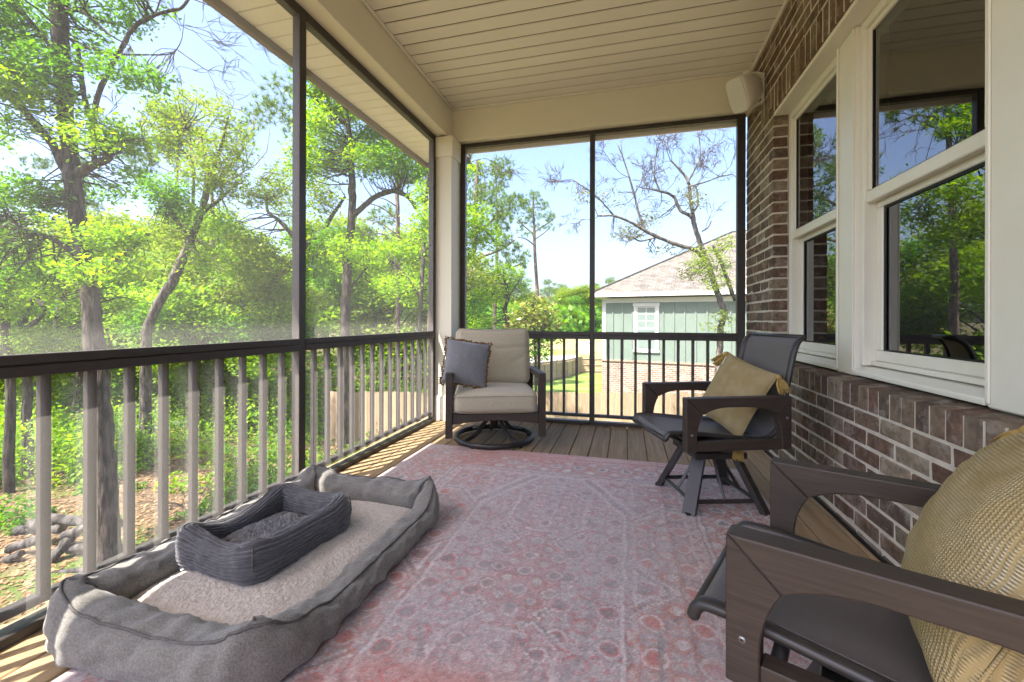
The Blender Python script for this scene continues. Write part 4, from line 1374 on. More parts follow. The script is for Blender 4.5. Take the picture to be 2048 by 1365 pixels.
def drape(name, quad, n, m_, mat, dz):
    a, b, c_, d = [np.array(q, float) for q in quad]
    s = np.linspace(0, 1, n)[:, None, None]; t = np.linspace(0, 1, m_)[None, :, None]
    Q = (a * (1 - s) + b * s) * (1 - t) + (d * (1 - s) + c_ * s) * t
    V = np.zeros((n, m_, 3)); V[..., :2] = Q
    V[..., 2] = gz(Q[..., 0], Q[..., 1]) + dz
    o = link(name, mesh(name, V.reshape(-1, 3), grid_faces(n, m_), True), mat)
    return tag(o, kind="structure")


drape("lawn", (ground_at(760, 13.2)[:2], ground_at(1750, 13.2)[:2], ground_at(1500, 50)[:2], ground_at(1060, 48)[:2]), 40, 60, LAWN, 0.03)
drape("meadow", (ground_at(1040, 50)[:2], ground_at(1700, 50)[:2], ground_at(2200, 170)[:2], ground_at(930, 170)[:2]), 40, 60, MEADOW, 0.05)
ROAD = M("pale_gravel", (0.52, 0.49, 0.44), 0.95, (0.42, 0.39, 0.35), 6)
drape("gravel_drive", (ground_at(1020, 52)[:2], ground_at(1165, 57)[:2], ground_at(1150, 63)[:2], ground_at(1000, 58)[:2]), 20, 8, ROAD, 0.12)
ASPH = M("old_asphalt", (0.19, 0.19, 0.20), 0.95, (0.13, 0.13, 0.14), 5)
pp = [ground_at(-160, 10.6), ground_at(20, 13.0), ground_at(230, 16.0), ground_at(430, 18.2), ground_at(640, 22)]
sp_ = spline([p[:2] for p in pp], 40)
tn = np.gradient(sp_, axis=0); tn /= np.linalg.norm(tn, axis=1, keepdims=True)
nn = np.stack([-tn[:, 1], tn[:, 0]], -1)
Vp = np.zeros((40, 9, 3))
for j, w in enumerate(np.linspace(-0.55, 0.55, 9)):
    Vp[:, j, :2] = sp_ + nn * w
    Vp[:, j, 2] = gz(Vp[:, j, 0], Vp[:, j, 1]) + 0.03
tag(link("path", mesh("path", Vp.reshape(-1, 3), grid_faces(40, 9), True), ASPH), kind="structure")

# ------------------------------------------------------------------ fences
PINE = M("fence_pine", (0.42, 0.30, 0.19), 0.85, (0.31, 0.215, 0.13), 3, (10, 10, 0.8), 6, (0.3, 0.7), per_obj=0.16, bump=0.2, bscale=6, bstretch=(30, 30, 2))
f0 = ground_at(660, 14.7); f1 = ground_at(1560, 14.7)
fence = thing("wooden_fence", "tall raw pine picket fence running across below the porch", "fence", ((f0[0] + f1[0]) / 2, (f0[1] + f1[1]) / 2, -3.3))
fl = np.linalg.norm((f1 - f0)[:2]); fd = (f1 - f0)[:2] / fl
fa = math.atan2(fd[1], fd[0])
pk = []
for k in range(4):
    hgt = 1.83 + 0.01 * (k - 1.5)
    me = prism_mesh([(0, 0), (0.139, 0), (0.139, hgt - 0.03), (0.115, hgt), (0.024, hgt), (0, hgt - 0.03)], 0, 0.016, 'y', 0)
    me.materials.append(PINE); pk.append(me)
k = 0
d = 0.0
while d < fl:
    o = link("picket", pk[random.randrange(4)], None, fence, True)
    p = f0[:2] + fd * d
    o.location = (p[0], p[1], -3.29 + random.uniform(-.006, .006)); o.rotation_euler = (0, random.uniform(-.003, .003), fa)
    d += 0.1425
    k += 1
for hz in (0.25, 0.95, 1.6):
    V, F = tube_vf([(f0[0] - fd[1] * -0.03, f0[1] + fd[0] * 0.04, -3.29 + hz), (f1[0], f1[1] + fd[0] * 0.04, -3.29 + hz)], 0.035, 4)
    link("fence_rail", mesh("fence_rail", V, F), PINE, fence, True)

fence2 = thing("wooden_fence", "distant board fence with visible posts and rails around the lawn", "fence", tuple(ground_at(1150, 44)))
runs = [(ground_at(1060, 34), ground_at(1162, 46), 9), (ground_at(1163, 46.05), ground_at(1290, 45), 5)]
for A, B, n in runs:
    for q in range(n):
        a = A + (B - A) * q / n; b = A + (B - A) * (q + 1) / n
        a[2] = float(gz(a[0], a[1])) - 0.05; b[2] = float(gz(b[0], b[1])) - 0.05
        dv = (b - a); ln = np.linalg.norm(dv[:2]); u_ = dv / ln
        nrm = np.array([-u_[1], u_[0], 0]) * 0.02
        parts = []
        npk = max(4, int(ln / 0.142))
        for w in range(npk):
            s0 = a + dv * (w + 0.02) / npk; s1 = a + dv * (w + 0.96) / npk
            vv = [s0 - nrm, s1 - nrm, s1 + nrm * 0, s0 + nrm * 0]
            parts.append((np.array(vv + [v + np.array([0, 0, 1.82]) for v in vv]), [(0, 1, 2, 3), (4, 7, 6, 5), (0, 4, 5, 1), (1, 5, 6, 2), (2, 6, 7, 3), (3, 7, 4, 0)]))
        V, F = join(parts)
        link("board_panel", mesh("board_panel", V, F), PINE, fence2, True)
        for hz in (0.3, 0.95, 1.6):
            V, F = tube_vf([a - nrm * 2.6 + np.array([0, 0, hz]), b - nrm * 2.6 + np.array([0, 0, hz])], 0.05, 4)
            link("fence_rail", mesh("fence_rail", V, F), PINE, fence2, True)
        V, F = tube_vf([a - nrm * 3.2, a - nrm * 3.2 + np.array([0, 0, 1.9])], 0.07, 4)
        link("fence_post", mesh("fence_post", V, F), PINE, fence2, True)

# ------------------------------------------------------------------ neighbour's house
h0 = P(1206, 720, 18.5)
HR = math.radians(-11.5)
house = thing("neighbour_house", "sage green board and batten house with brick base and shingled hip roof", "house", (h0[0], h0[1], -4.2), HR)
HZ = lambda z: z + 4.2
SAGE = M("sage_siding", (0.16, 0.206, 0.17), 0.7, (0.142, 0.185, 0.152), 2)
TRIM = M("house_trim_white", (0.62, 0.61, 0.58), 0.55, (0.58, 0.57, 0.54), 3)


def tex_brick(name, c1, c2, mo, scale, bw_, rh, ms=0.02, off=0.5, bump=0.5):
    m, nt, N, L, bs = NT(name)
    tc = N.new("ShaderNodeTexCoord")
    sx = N.new("ShaderNodeSeparateXYZ"); cb = N.new("ShaderNodeCombineXYZ")
    L.new(tc.outputs["UV"], sx.inputs[0]); L.new(sx.outputs[0], cb.inputs[0]); L.new(sx.outputs[1], cb.inputs[1])
    bt = N.new("ShaderNodeTexBrick"); bt.inputs["Scale"].default_value = scale
    bt.inputs["Color1"].default_value = (*c1, 1); bt.inputs["Color2"].default_value = (*c2, 1); bt.inputs["Mortar"].default_value = (*mo, 1)
    bt.inputs["Brick Width"].default_value = bw_; bt.inputs["Row Height"].default_value = rh; bt.inputs["Mortar Size"].default_value = ms
    bt.offset = off; bt.inputs["Bias"].default_value = -0.1
    L.new(cb.outputs[0], bt.inputs["Vector"])
    nz = N.new("ShaderNodeTexNoise"); nz.inputs["Scale"].default_value = 2.3; nz.inputs["Detail"].default_value = 8
    L.new(tc.outputs["UV"], nz.inputs["Vector"])
    mr = N.new("ShaderNodeMapRange"); mr.inputs[1].default_value = 0.3; mr.inputs[2].default_value = 0.7; mr.inputs[3].default_value = 0.75; mr.inputs[4].default_value = 1.25
    L.new(nz.outputs["Fac"], mr.inputs[0])
    hs = N.new("ShaderNodeHueSaturation"); L.new(bt.outputs["Color"], hs.inputs["Color"]); L.new(mr.outputs[0], hs.inputs["Value"])
    L.new(hs.outputs[0], bs.inputs["Base Color"]); bs.inputs["Roughness"].default_value = 0.9
    bp = N.new("ShaderNodeBump"); bp.inputs["Strength"].default_value = bump; bp.inputs["Distance"].default_value = 0.01; bp.invert = True
    L.new(bt.outputs["Fac"], bp.inputs["Height"]); L.new(bp.outputs[0], bs.inputs["Normal"])
    return m


def uvquad(name, verts, uv, mat, parent):
    me = mesh(name, verts, [tuple(range(len(verts)))])
    ul = me.uv_layers.new(name="UVMap")
    for i in range(len(verts)):
        ul.data[i].uv = uv[i]
    return link(name, me, mat, parent)


HB = tex_brick("house_brick", (0.20, 0.11, 0.08), (0.30, 0.19, 0.14), (0.42, 0.37, 0.31), 1.0, 0.215, 0.081, 0.011)
SHG = tex_brick("house_shingle", (0.165, 0.145, 0.12), (0.085, 0.073, 0.062), (0.04, 0.036, 0.032), 1.0, 0.30, 0.145, 0.012, 0.37)
LW, DW = 12.0, 10.0
zs, zt = HZ(-0.70), HZ(1.945)
box("siding", (0.0, 0.0, zs), (LW, DW, zt), SAGE, house, 0, world=False)
uvquad("brick_base", [(-0.03, -0.03, 0.0), (LW, -0.03, 0.0), (LW, -0.03, zs - 0.03), (-0.03, -0.03, zs - 0.03)], [(0, 0), (LW, 0), (LW, zs), (0, zs)], HB, house)
uvquad("brick_side", [(-0.03, DW, 0.0), (-0.03, -0.03, 0.0), (-0.03, -0.03, zs - 0.03), (-0.03, DW, zs - 0.03)], [(0, 0), (DW, 0), (DW, zs), (0, zs)], HB, house)
box("brick_core", (-0.02, -0.02, 0), (LW, DW, zs - 0.032), MO, house, 0, world=False)
HB2 = brick_mat("house_cap_brick", [(0.36, 0.2, 0.14), (0.46, 0.30, 0.22), (0.30, 0.17, 0.12)], 0.3)
cap = box_mesh((0, -0.075, zs - 0.03), (0.071, 0.0, zs + 0.035), 0.004); cap.materials.append(HB2)
for k in range(int(LW / 0.081)):
    o = link("cap_brick", cap, None, house); o.location = (-0.03 + k * 0.081, 0, 0)
box("cap_bed", (-0.03, -0.066, zs - 0.028), (LW, -0.001, zs + 0.028), MO, house, 0, world=False)
box("corner_board", (-0.03, -0.03, zs + 0.04), (0.13, 0.1, zt), TRIM, house, 0.004, world=False)
bat = box_mesh((-0.03, -0.04, zs + 0.04), (0.03, -0.001, zt - 0.2), 0.003); bat.materials.append(SAGE)
wx0, wx1 = 1.30, 2.30
k = 0
xx = 0.13 + 0.30
while xx < LW:
    if not (wx0 - 0.05 < xx < wx1 + 0.05):
        o = link("batten", bat, None, house); o.location = (xx, 0, 0)
    xx += 0.406
box("frieze_board", (0.13, -0.03, zt - 0.20), (LW, -0.001, zt - 0.001), TRIM, house, 0.004, world=False)
# window with casing
wz0, wz1 = HZ(-0.31), HZ(1.72)
hw = box("window", (wx0 + 0.11, -0.02, wz0 + 0.11), (wx1 - 0.11, 0.0, wz1 - 0.13), TRIM, house, 0, world=False)
box("casing", (wx0, -0.05, wz0 + 0.1), (wx0 + 0.11, -0.001, wz1 - 0.13), TRIM, hw, 0.004, world=False)
box("casing", (wx1 - 0.11, -0.05, wz0 + 0.1), (wx1, -0.001, wz1 - 0.13), TRIM, hw, 0.004, world=False)
box("casing", (wx0 - 0.03, -0.06, wz1 - 0.129), (wx1 + 0.03, -0.001, wz1), TRIM, hw, 0.004, world=False)
box("sill", (wx0 - 0.02, -0.07, wz0), (wx1 + 0.02, -0.001, wz0 + 0.099), TRIM, hw, 0.004, world=False)
hg = M("house_window_glass", (0.20, 0.26, 0.23), 0.08, (0.16, 0.21, 0.19), 1.0, spec=0.8)
wm = (wz0 + wz1) / 2
for (z0, z1) in ((wz0 + 0.15, wm - 0.05), (wm + 0.02, wz1 - 0.18)):
    gl = box("pane", (wx0 + 0.16, -0.026, z0), (wx1 - 0.16, -0.0205, z1), hg, hw, 0, world=False)
box("muntin", ((wx0 + wx1) / 2 - 0.009, -0.034, wm + 0.02), ((wx0 + wx1) / 2 + 0.009, -0.0265, wz1 - 0.18), TRIM, hw, 0, world=False)
for fz in (0.33, 0.66):
    zz = wm + 0.02 + (wz1 - 0.18 - wm - 0.02) * fz
    box("muntin", (wx0 + 0.16, -0.033, zz - 0.009), (wx1 - 0.16, -0.0262, zz + 0.009), TRIM, hw, 0, world=False)
# hip roof
ov = 0.42
e = [(-ov, -ov), (LW + ov, -ov), (LW + ov, DW + ov), (-ov, DW + ov)]
ez = HZ(2.16); run = DW / 2 + ov; rise = run * 0.574
r0, r1 = (-ov + run, DW / 2), (LW + ov - run, DW / 2)
ssl = math.hypot(run, rise)
roof = uvquad("roof", [(*e[0], ez), (*e[1], ez), (*r1, ez + rise), (*r0, ez + rise)], [(0, 0), (LW + 2 * ov, 0), (LW + 2 * ov - run, ssl), (run, ssl)], SHG, house)
uvquad("roof_slope", [(*e[3], ez), (*e[0], ez), (*r0, ez + rise)], [(0, 0), (DW + 2 * ov, 0), (run, ssl)], SHG, roof)
uvquad("roof_slope", [(*e[2], ez), (*e[3], ez), (*r0, ez + rise), (*r1, ez + rise)], [(0, 0), (LW + 2 * ov, 0), (LW + 2 * ov - run, ssl), (run, ssl)], SHG, roof)
uvquad("roof_slope", [(*e[1], ez), (*e[2], ez), (*r1, ez + rise)], [(0, 0), (DW + 2 * ov, 0), (run, ssl)], SHG, roof)
tube("hip_cap", [(*e[0], ez + 0.015), (*r0, ez + rise + 0.015)], 0.05, SHG, roof, 6)
tube("ridge_cap", [(*r0, ez + rise + 0.015), (*r1, ez + rise + 0.015)], 0.05, SHG, roof, 6)
box("fascia", (-ov, -ov, ez - 0.17), (LW + ov, -ov + 0.03, ez - 0.004), TRIM, house, 0.004, world=False)
box("fascia", (-ov, -ov + 0.031, ez - 0.17), (-ov + 0.03, DW + ov, ez - 0.004), TRIM, house, 0.004, world=False)
box("soffit", (-ov + 0.031, -ov + 0.031, ez - 0.16), (LW + ov, DW + ov, ez - 0.14), TRIM, house, 0, world=False)
for vx in (4.15, 4.65):
    vy = 1.25
    vz = ez + (vy + ov) * 0.574
    box("roof_vent", (vx, vy, vz - 0.15), (vx + 0.28, vy + 0.25, vz + 0.17), M("vent_dark", (0.06, 0.055, 0.05), 0.6), roof, 0.02, world=False)

# small pale cabinet far out on the meadow
p = ground_at(1172, 66)
ub = thing("utility_box", "small white utility cabinet out on the dry meadow", "utility box", tuple(p))
box("cabinet", (-0.9, -0.5, 0), (0.9, 0.5, 1.7), TRIM, ub, 0.05, world=False)
box("lid", (-1.0, -0.6, 1.7), (1.0, 0.6, 1.85), TRIM, ub, 0.04, world=False)
# grey metal bin below the railing
p = P(447, 1016, 7.2)
mb = thing("storage_bin", "blue grey metal bin with a sloping lid on the ground below the railing", "bin", (p[0], p[1], float(gz(p[0], p[1]))), math.radians(20))
zb_ = p[2] - mb.location[2]
BINM = M("bin_metal", (0.30, 0.33, 0.37), 0.4, (0.24, 0.27, 0.31), 4, spec=0.6)
link("bin_body", prism_mesh([(-0.45, 0), (0.45, 0), (0.45, zb_ - 0.02), (-0.45, zb_ - 0.30)], -0.35, 0.35, 'y', 0.01), MAT["bronze"], mb)
link("bin_lid", prism_mesh([(-0.50, zb_ - 0.31), (0.48, zb_ - 0.01), (0.48, zb_ + 0.02), (-0.50, zb_ - 0.28)], -0.38, 0.38, 'y', 0.008), BINM, mb)
# ------------------------------------------------------------------ trees
def bark_mat(name, c1, c2, scale=6):
    return M(name, c1, 0.95, c2, scale * 2.4, (1, 1, 0.22), 8, (0.40, 0.62), bump=1.0, bscale=22, bstretch=(1, 1, 0.2), bdist=0.03)


BARK = bark_mat("oak_bark", (0.085, 0.068, 0.057), (0.016, 0.012, 0.010))
BARKL = bark_mat("pale_bark", (0.15, 0.126, 0.105), (0.035, 0.028, 0.024))
BARKD = bark_mat("dark_bark", (0.07, 0.056, 0.047), (0.022, 0.017, 0.014))
PBARK = bark_mat("pine_bark", (0.18, 0.13, 0.10), (0.06, 0.043, 0.035))
LF = dict(
    bright=leaf_mat("leaf_bright", [(0.1058, 0.2353, 0.0162), (0.2117, 0.3652, 0.0191), (0.3351, 0.4626, 0.0270), (0.1500, 0.3084, 0.0191)], 0.58),
    mid=leaf_mat("leaf_mid", [(0.0528, 0.1460, 0.0191), (0.1058, 0.2434, 0.0241), (0.1764, 0.3327, 0.0270), (0.0793, 0.1948, 0.0216)], 0.56),
    olive=leaf_mat("leaf_olive", [(0.1092, 0.1940, 0.0192), (0.1764, 0.2813, 0.0240), (0.2436, 0.3201, 0.0360), (0.2100, 0.2134, 0.0480)], 0.54),
    dark=leaf_mat("leaf_dark", [(0.0413, 0.1000, 0.0150), (0.0843, 0.1638, 0.0180), (0.1312, 0.2415, 0.0240)], 0.3, 0.4),
    grey=leaf_mat("leaf_greygreen", [(0.1312, 0.1467, 0.0526), (0.1875, 0.2070, 0.0750), (0.2625, 0.2501, 0.0900)], 0.3),
    pine=leaf_mat("pine_needles", [(0.0750, 0.1414, 0.0240), (0.1312, 0.2242, 0.0300), (0.1875, 0.2760, 0.0420)], 0.25),
    gold=leaf_mat("leaf_gold", [(0.07, 0.14, 0.012), (0.16, 0.23, 0.02), (0.26, 0.28, 0.04), (0.28, 0.19, 0.05)], 0.3, 0.35),
    litter=leaf_mat("fallen_leaf", [(0.14, 0.075, 0.035), (0.26, 0.15, 0.07), (0.34, 0.22, 0.12)], 0.1),
)


def leaf_quads(C, Ls, asp, r, up=0.7):
    n = len(C)
    nrm = r.normal(size=(n, 3)); nrm[:, 2] = np.abs(nrm[:, 2]) + up
    nrm /= np.linalg.norm(nrm, axis=1, keepdims=True)
    t = r.normal(size=(n, 3)); t -= nrm * (t * nrm).sum(1, keepdims=True); t /= np.linalg.norm(t, axis=1, keepdims=True)
    w = np.cross(nrm, t)
    L = (Ls * np.clip(np.exp(r.normal(size=n) * 0.38), 0.4, 2.0))[:, None]
    a = C - t * L * 0.5; b = C + w * L * asp * 0.5 + t * L * 0.06; c_ = C + t * L * 0.5; d = C - w * L * asp * 0.5 + t * L * 0.06
    V = np.stack([a, b, c_, d], 1).reshape(-1, 3)
    return V, np.arange(4 * n).reshape(-1, 4)


def needles(C, L, wdt, per, r, up=0.25):
    n = len(C)
    d = r.normal(size=(n, per, 3)); d[..., 2] += up
    d /= np.linalg.norm(d, axis=2, keepdims=True)
    s = np.cross(d, r.normal(size=(n, per, 3))); s /= np.linalg.norm(s, axis=2, keepdims=True) + 1e-9
    ln = L * (0.7 + 0.5 * r.random((n, per, 1)))
    c0 = C[:, None, :]
    V = np.stack([c0 - s * wdt * 0.5, c0 + s * wdt * 0.5, c0 + d * ln], 2).reshape(-1, 3)
    return V, np.arange(3 * n * per).reshape(-1, 3)


class Tree:
    def __init__(self, name, label, base, seed, group=None, bark=BARK):
        self.o = thing(name, label, "tree", tuple(float(q) for q in base), 0, group)
        self.base = np.array(base, float)
        self.r = np.random.default_rng(seed)
        self.wood = []; self.twig = []; self.nodes = []
        self.lv = {}
        self.bark = bark

    def limb(self, pts, rad, n=None, wob=0.03, main=True):
        pts = np.asarray(pts, float)
        n = n or max(6, len(pts) * 4)
        sp = spline(pts, n)
        rr = np.interp(np.linspace(0, 1, n), np.linspace(0, 1, len(rad)), rad)
        L = np.linalg.norm(np.diff(sp, axis=0), axis=1).sum()
        sp[1:-1] += self.r.normal(size=(n - 2, 3)) * wob * min(1.0, L / 4) * rr[1:-1, None] ** 0.5
        if rr[0] > 0.09:                                   # furrowed bark on the thick stems
            n2 = n * 5
            sp2 = spline(sp, n2); rr2 = np.interp(np.linspace(0, 1, n2), np.linspace(0, 1, n), rr)
            v, f = tube_vf(sp2, list(rr2), 28)
            ii, kk = np.divmod(np.arange(n2 * 28), 28)
            ctr = sp2[ii]
            fu = fbm(kk * 0.62, ii * 0.11, int(self.r.integers(1, 900)), 4) - 0.5 + 0.5 * (fbm(kk * 0.1, ii * 0.06, 3, 2) - 0.5)
            edge_ = np.where(kk > 26, 0.3, 1.0)
            v = ctr + (v - ctr) * (1 + 0.30 * fu * edge_)[:, None]
        else:
            v, f = tube_vf(sp, list(np.maximum(rr * (1 + 0.08 * self.r.normal(size=n)), 0.003)), 10 if rr[0] > 0.06 else 6)
        (self.wood if main else self.twig).append((v, f))
        for p, q in zip(sp, rr): self.nodes.append((p, q))
        return sp

    def clump(self, c, rad, od, size, mat, asp=0.48, twigs=True, per=16, kind="leaf", hollow=0.25):
        c = np.asarray(c, float); rad = np.asarray(rad, float)
        A = math.pi * max(rad[0], rad[1]) * rad[2]
        N = int(od * 1.65 * A / (0.30 * size * size * asp)) if kind == "leaf" else int(od * 2.6 * A / (size * size))
        nt = max(4, N // per) if kind == "leaf" else max(5, N)
        u = self.r.normal(size=(nt, 3)); u /= np.linalg.norm(u, axis=1, keepdims=True)
        q = (hollow + (1 - hollow) * self.r.random(nt)) ** 0.55
        # lumpy outline
        lump = 0.72 + 0.5 * self.r.random(nt)
        T = c + u * rad * (q * lump)[:, None]
        if kind == "leaf":
            sg = size * 1.7
            C = T[self.r.integers(0, nt, N)] + self.r.normal(size=(N, 3)) * np.array([sg, sg, sg * 0.6])
            V, F = leaf_quads(C, size, asp, self.r)
        else:
            V, F = needles(T, size, size * 0.12, per, self.r)
        self.lv.setdefault(mat, []).append((V, F))
        if twigs and self.nodes:
            np_ = np.array([n_[0] for n_ in self.nodes])
            k = min(nt, 12 if kind == "leaf" else 10)
            for i in self.r.choice(nt, k, replace=False):
                j = np.argmin(((np_ - T[i]) ** 2).sum(1) + 0.35 * self.r.random(len(np_)))
                a = np_[j]; b = T[i]
                d = np.linalg.norm(b - a)
                if d > 4.5: continue
                m = (a + b) / 2 + self.r.normal(size=3) * 0.10 * d + np.array([0, 0, -0.04 * d])
                r0 = min(self.nodes[j][1] * 0.6, 0.007 + 0.010 * d)
                v, f = tube_vf(spline([a, m, b], 6), list(np.linspace(r0, 0.004, 6)), 5)
                self.twig.append((v, f))

    def bare(self, pts0, dirs, L, r0, depth, spread=0.55, kids=3):
        """recursive bare twigs"""
        p = np.asarray(pts0, float); d = np.asarray(dirs, float); d = d / np.linalg.norm(d)
        q = p + d * L
        m = (p + q) / 2 + self.r.normal(size=3) * 0.10 * L
        v, f = tube_vf(spline([p, m, q], 5), list(np.linspace(r0, r0 * 0.55, 5)), 5)
        self.twig.append((v, f))
        if depth > 0:
            for k in range(kids):
                nd = d + self.r.normal(size=3) * spread
                st = p + (q - p) * self.r.uniform(0.45, 1.0)
                self.bare(st, nd, L * self.r.uniform(0.6, 0.85), max(r0 * 0.62, 0.0048), depth - 1, spread, kids)

    def finish(self, leafname="crown"):
        inv = self.base
        out = []
        if self.wood:
            V, F = join(self.wood); out.append(link("trunk", mesh("trunk", V - inv, F, True), self.bark, self.o))
        if self.twig:
            V, F = join(self.twig); out.append(link("branches", mesh("branches", V - inv, F, True), self.bark, self.o))
        for mname, L in self.lv.items():
            k = L[0][1].shape[1]
            Vs = np.concatenate([v for v, f in L]); n = 0; Fs = []
            for v, f in L:
                Fs.append(f + n); n += len(v)
            out.append(link(leafname, mesh(leafname, Vs - inv, np.concatenate(Fs)), LF[mname], self.o))
        return self.o


def pxtree(name, label, D, trunk, limbs, clumps, seed, bark=BARK, size=0.1, group=None, dj=0.5, kind="leaf", bareat=(), fine=0):
    """trunk/limbs given as (x, y, half width px) seen from the porch at distance D; every limb and clump gets its own depth"""
    base = ground_at(trunk[0][0], D)
    t = Tree(name, label, base, seed, group, bark)
    k = D / FPX
    pts = [base - np.array([0, 0, 0.15])] + [P(x, y, D) for x, y, w in trunk if P(x, y, D)[2] > base[2] + 0.3]
    rad = [trunk[0][2] * k * 1.1] + [w * k * .9 for x, y, w in trunk if P(x, y, D)[2] > base[2] + 0.3]
    t.limb(pts, rad, n=len(pts) * 5, wob=0.02)
    r = t.r
    for lb in limbs:
        d1 = r.uniform(-dj, dj) * 1.6
        n = len(lb)
        lp = [P(x, y, D + d1 * i / max(1, n - 1)) for i, (x, y, w) in enumerate(lb)]
        t.limb(lp, [w * k for x, y, w in lb], wob=0.02)
    for cl in clumps:
        x, y, rx, ry, od, mat = cl[:6]
        dd = cl[6] if len(cl) > 6 else r.uniform(-dj, dj) * 2.0
        c = P(x, y, D + dd)
        t.clump(c, (rx * k, max(rx, ry) * k * 0.9, ry * k), od, size, mat, kind=kind, per=16 if kind == "leaf" else 22)
    for (x, y, dx, dy, L, r0, dep) in bareat:
        a = P(x, y, D); b = P(x + dx, y + dy, D + r.uniform(-0.4, 0.4))
        t.bare(a, b - a, L, r0, dep)
    for q in range(fine):
        n_ = [w for w in t.nodes if 0.008 < w[1] < 0.035 and w[0][2] > 2.2]
        p0 = n_[r.integers(0, len(n_))][0]
        t.bare(p0, r.normal(size=3) * np.array([1, 1, .6]) + np.array([0, 0, .7]), 0.45, 0.0085, 3, 0.6)
    return t.finish()


# near oak by the left edge
pxtree("oak_tree", "big rough barked oak close to the porch at the left edge", 7.6,
       [(215, 1180, 24), (212, 1000, 21), (203, 860, 21), (196, 760, 20), (186, 660, 17), (176, 570, 16), (160, 470, 15.5), (149, 400, 15), (141, 330, 15), (129, 210, 13), (121, 110, 15), (113, 0, 17), (108, -120, 15), (100, -320, 10)],
       [[(152, 352, 10), (180, 335, 9), (217, 317, 7), (203, 292, 5.5), (183, 245, 5), (166, 190, 4.5), (160, 140, 4), (153, 95, 3.5)],
        [(153, 97, 2.4), (178, 98, 2.2), (225, 110, 2), (290, 112, 1.6), (334, 111, 1.3), (352, 101, 1)],
        [(188, 325, 5), (188, 220, 5), (214, 150, 5), (240, 100, 4.8), (262, 62, 4.3), (285, 43, 4), (330, 25, 3.4), (362, 18, 3), (378, -2, 2.5), (420, -30, 2)],
        [(135, 345, 10), (100, 285, 8), (60, 240, 7), (30, 205, 6), (-20, 180, 5), (-90, 150, 4)],
        [(156, 515, 6), (120, 490, 5), (90, 474, 4), (45, 460, 3), (0, 440, 2.4), (-60, 420, 2)],
        [(130, 20, 5), (170, 30, 3.5), (215, 70, 2), (260, 95, 1)],
        [(172, 560, 5), (215, 545, 4), (260, 500, 3), (300, 470, 2)],
        [(128, 130, 5), (80, 70, 4), (40, 20, 3), (10, -40, 2)]],
       [(40, 60, 75, 55, .9, "mid"), (85, 130, 55, 40, .8, "mid"), (25, 165, 55, 45, 1.0, "bright"), (-40, 110, 60, 90, .9, "mid"), (60, 175, 60, 25, .8, "bright"), (110, 205, 60, 16, .9, "bright"),
        (185, 120, 40, 30, .5, "mid"), (255, 40, 42, 28, .6, "mid"), (200, 80, 45, 28, .4, "mid"), (255, 145, 55, 26, .9, "mid"), (285, 155, 35, 20, .8, "mid"),
        (205, 260, 55, 24, 1.2, "bright"), (262, 275, 42, 24, 1.2, "bright"), (165, 285, 40, 25, .7, "bright"), (230, 305, 40, 16, .8, "mid"), (70, 265, 30, 12, .6, "bright"), (20, 250, 30, 30, .5, "mid"),
        (40, 385, 65, 35, 1.1, "mid"), (100, 400, 50, 30, .9, "dark"), (-30, 420, 60, 60, 1., "dark"), (20, 480, 60, 25, .7, "dark"), (95, 440, 40, 20, .6, "bright"),
        (200, 385, 60, 25, .7, "mid"), (250, 350, 45, 18, .6, "mid"), (205, 475, 45, 22, 1.1, "bright"), (245, 480, 45, 24, 1.1, "bright"), (195, 500, 45, 18, 1.0, "bright"), (180, 545, 55, 26, 1.0, "bright"), (255, 535, 50, 26, .9, "bright"),
        (130, 590, 50, 20, .8, "bright"), (60, 545, 50, 30, .5, "mid"), (215, 610, 60, 26, .8, "bright"), (110, -60, 190, 60, .8, "mid"), (230, -70, 100, 40, .5, "mid"), (-60, -20, 90, 70, .9, "mid"), (-90, 260, 90, 60, .9, "bright"), (-110, 560, 80, 60, .9, "mid")],
       1, BARK, 0.068, bareat=[(352, 101, 90, 60, 0.75, 0.009, 3), (352, 101, 20, -90, 0.7, 0.009, 3), (330, 25, 60, 40, 0.6, 0.008, 3), (378, -2, 60, 30, 0.8, 0.009, 3), (334, 111, 40, 70, 0.5, 0.006, 2), (178, 98, -30, 90, 0.5, 0.007, 2), (203, 292, 120, -20, 0.8, 0.008, 3), (153, 240, 120, 30, 0.7, 0.008, 3)])
# leaning olive-leaved oak
pxtree("oak_tree", "leaning oak with olive spring leaves left of the screen post", 13.5,
       [(292, 700, 10), (303, 640, 9.5), (322, 600, 9.5), (345, 565, 9.5), (365, 520, 9), (382, 480, 8), (398, 435, 7), (412, 385, 6.5), (414, 340, 5), (400, 280, 3.5)],
       [[(384, 478, 7), (365, 450, 5.5), (335, 410, 4), (312, 375, 2.5)], [(400, 430, 5), (440, 400, 3.5), (470, 370, 2)], [(414, 345, 4), (385, 310, 3), (372, 250, 2)], [(412, 380, 4), (440, 300, 3), (455, 240, 1.8)], [(385, 420, 3), (385, 330, 2.2), (360, 300, 1.5)], [(382, 480, 4), (350, 440, 4), (330, 400, 3)]],
       [(350, 225, 55, 35, .7, "olive"), (400, 200, 50, 22, .45, "olive"), (440, 235, 40, 30, .45, "olive"), (370, 290, 65, 40, .75, "olive"), (440, 310, 60, 40, .7, "olive"), (400, 350, 60, 30, .7, "olive"), (480, 290, 28, 40, .4, "olive"), (320, 270, 35, 45, .5, "olive"),
        (330, 385, 45, 28, 1.2, "mid"), (360, 420, 45, 22, 1.1, "mid"), (450, 370, 45, 30, .6, "olive"), (390, 450, 50, 22, .9, "bright"), (440, 440, 40, 30, .6, "bright"), (335, 470, 40, 25, .7, "olive"), (420, 520, 45, 30, .7, "bright")],
       2, BARKL, 0.085, dj=0.8)
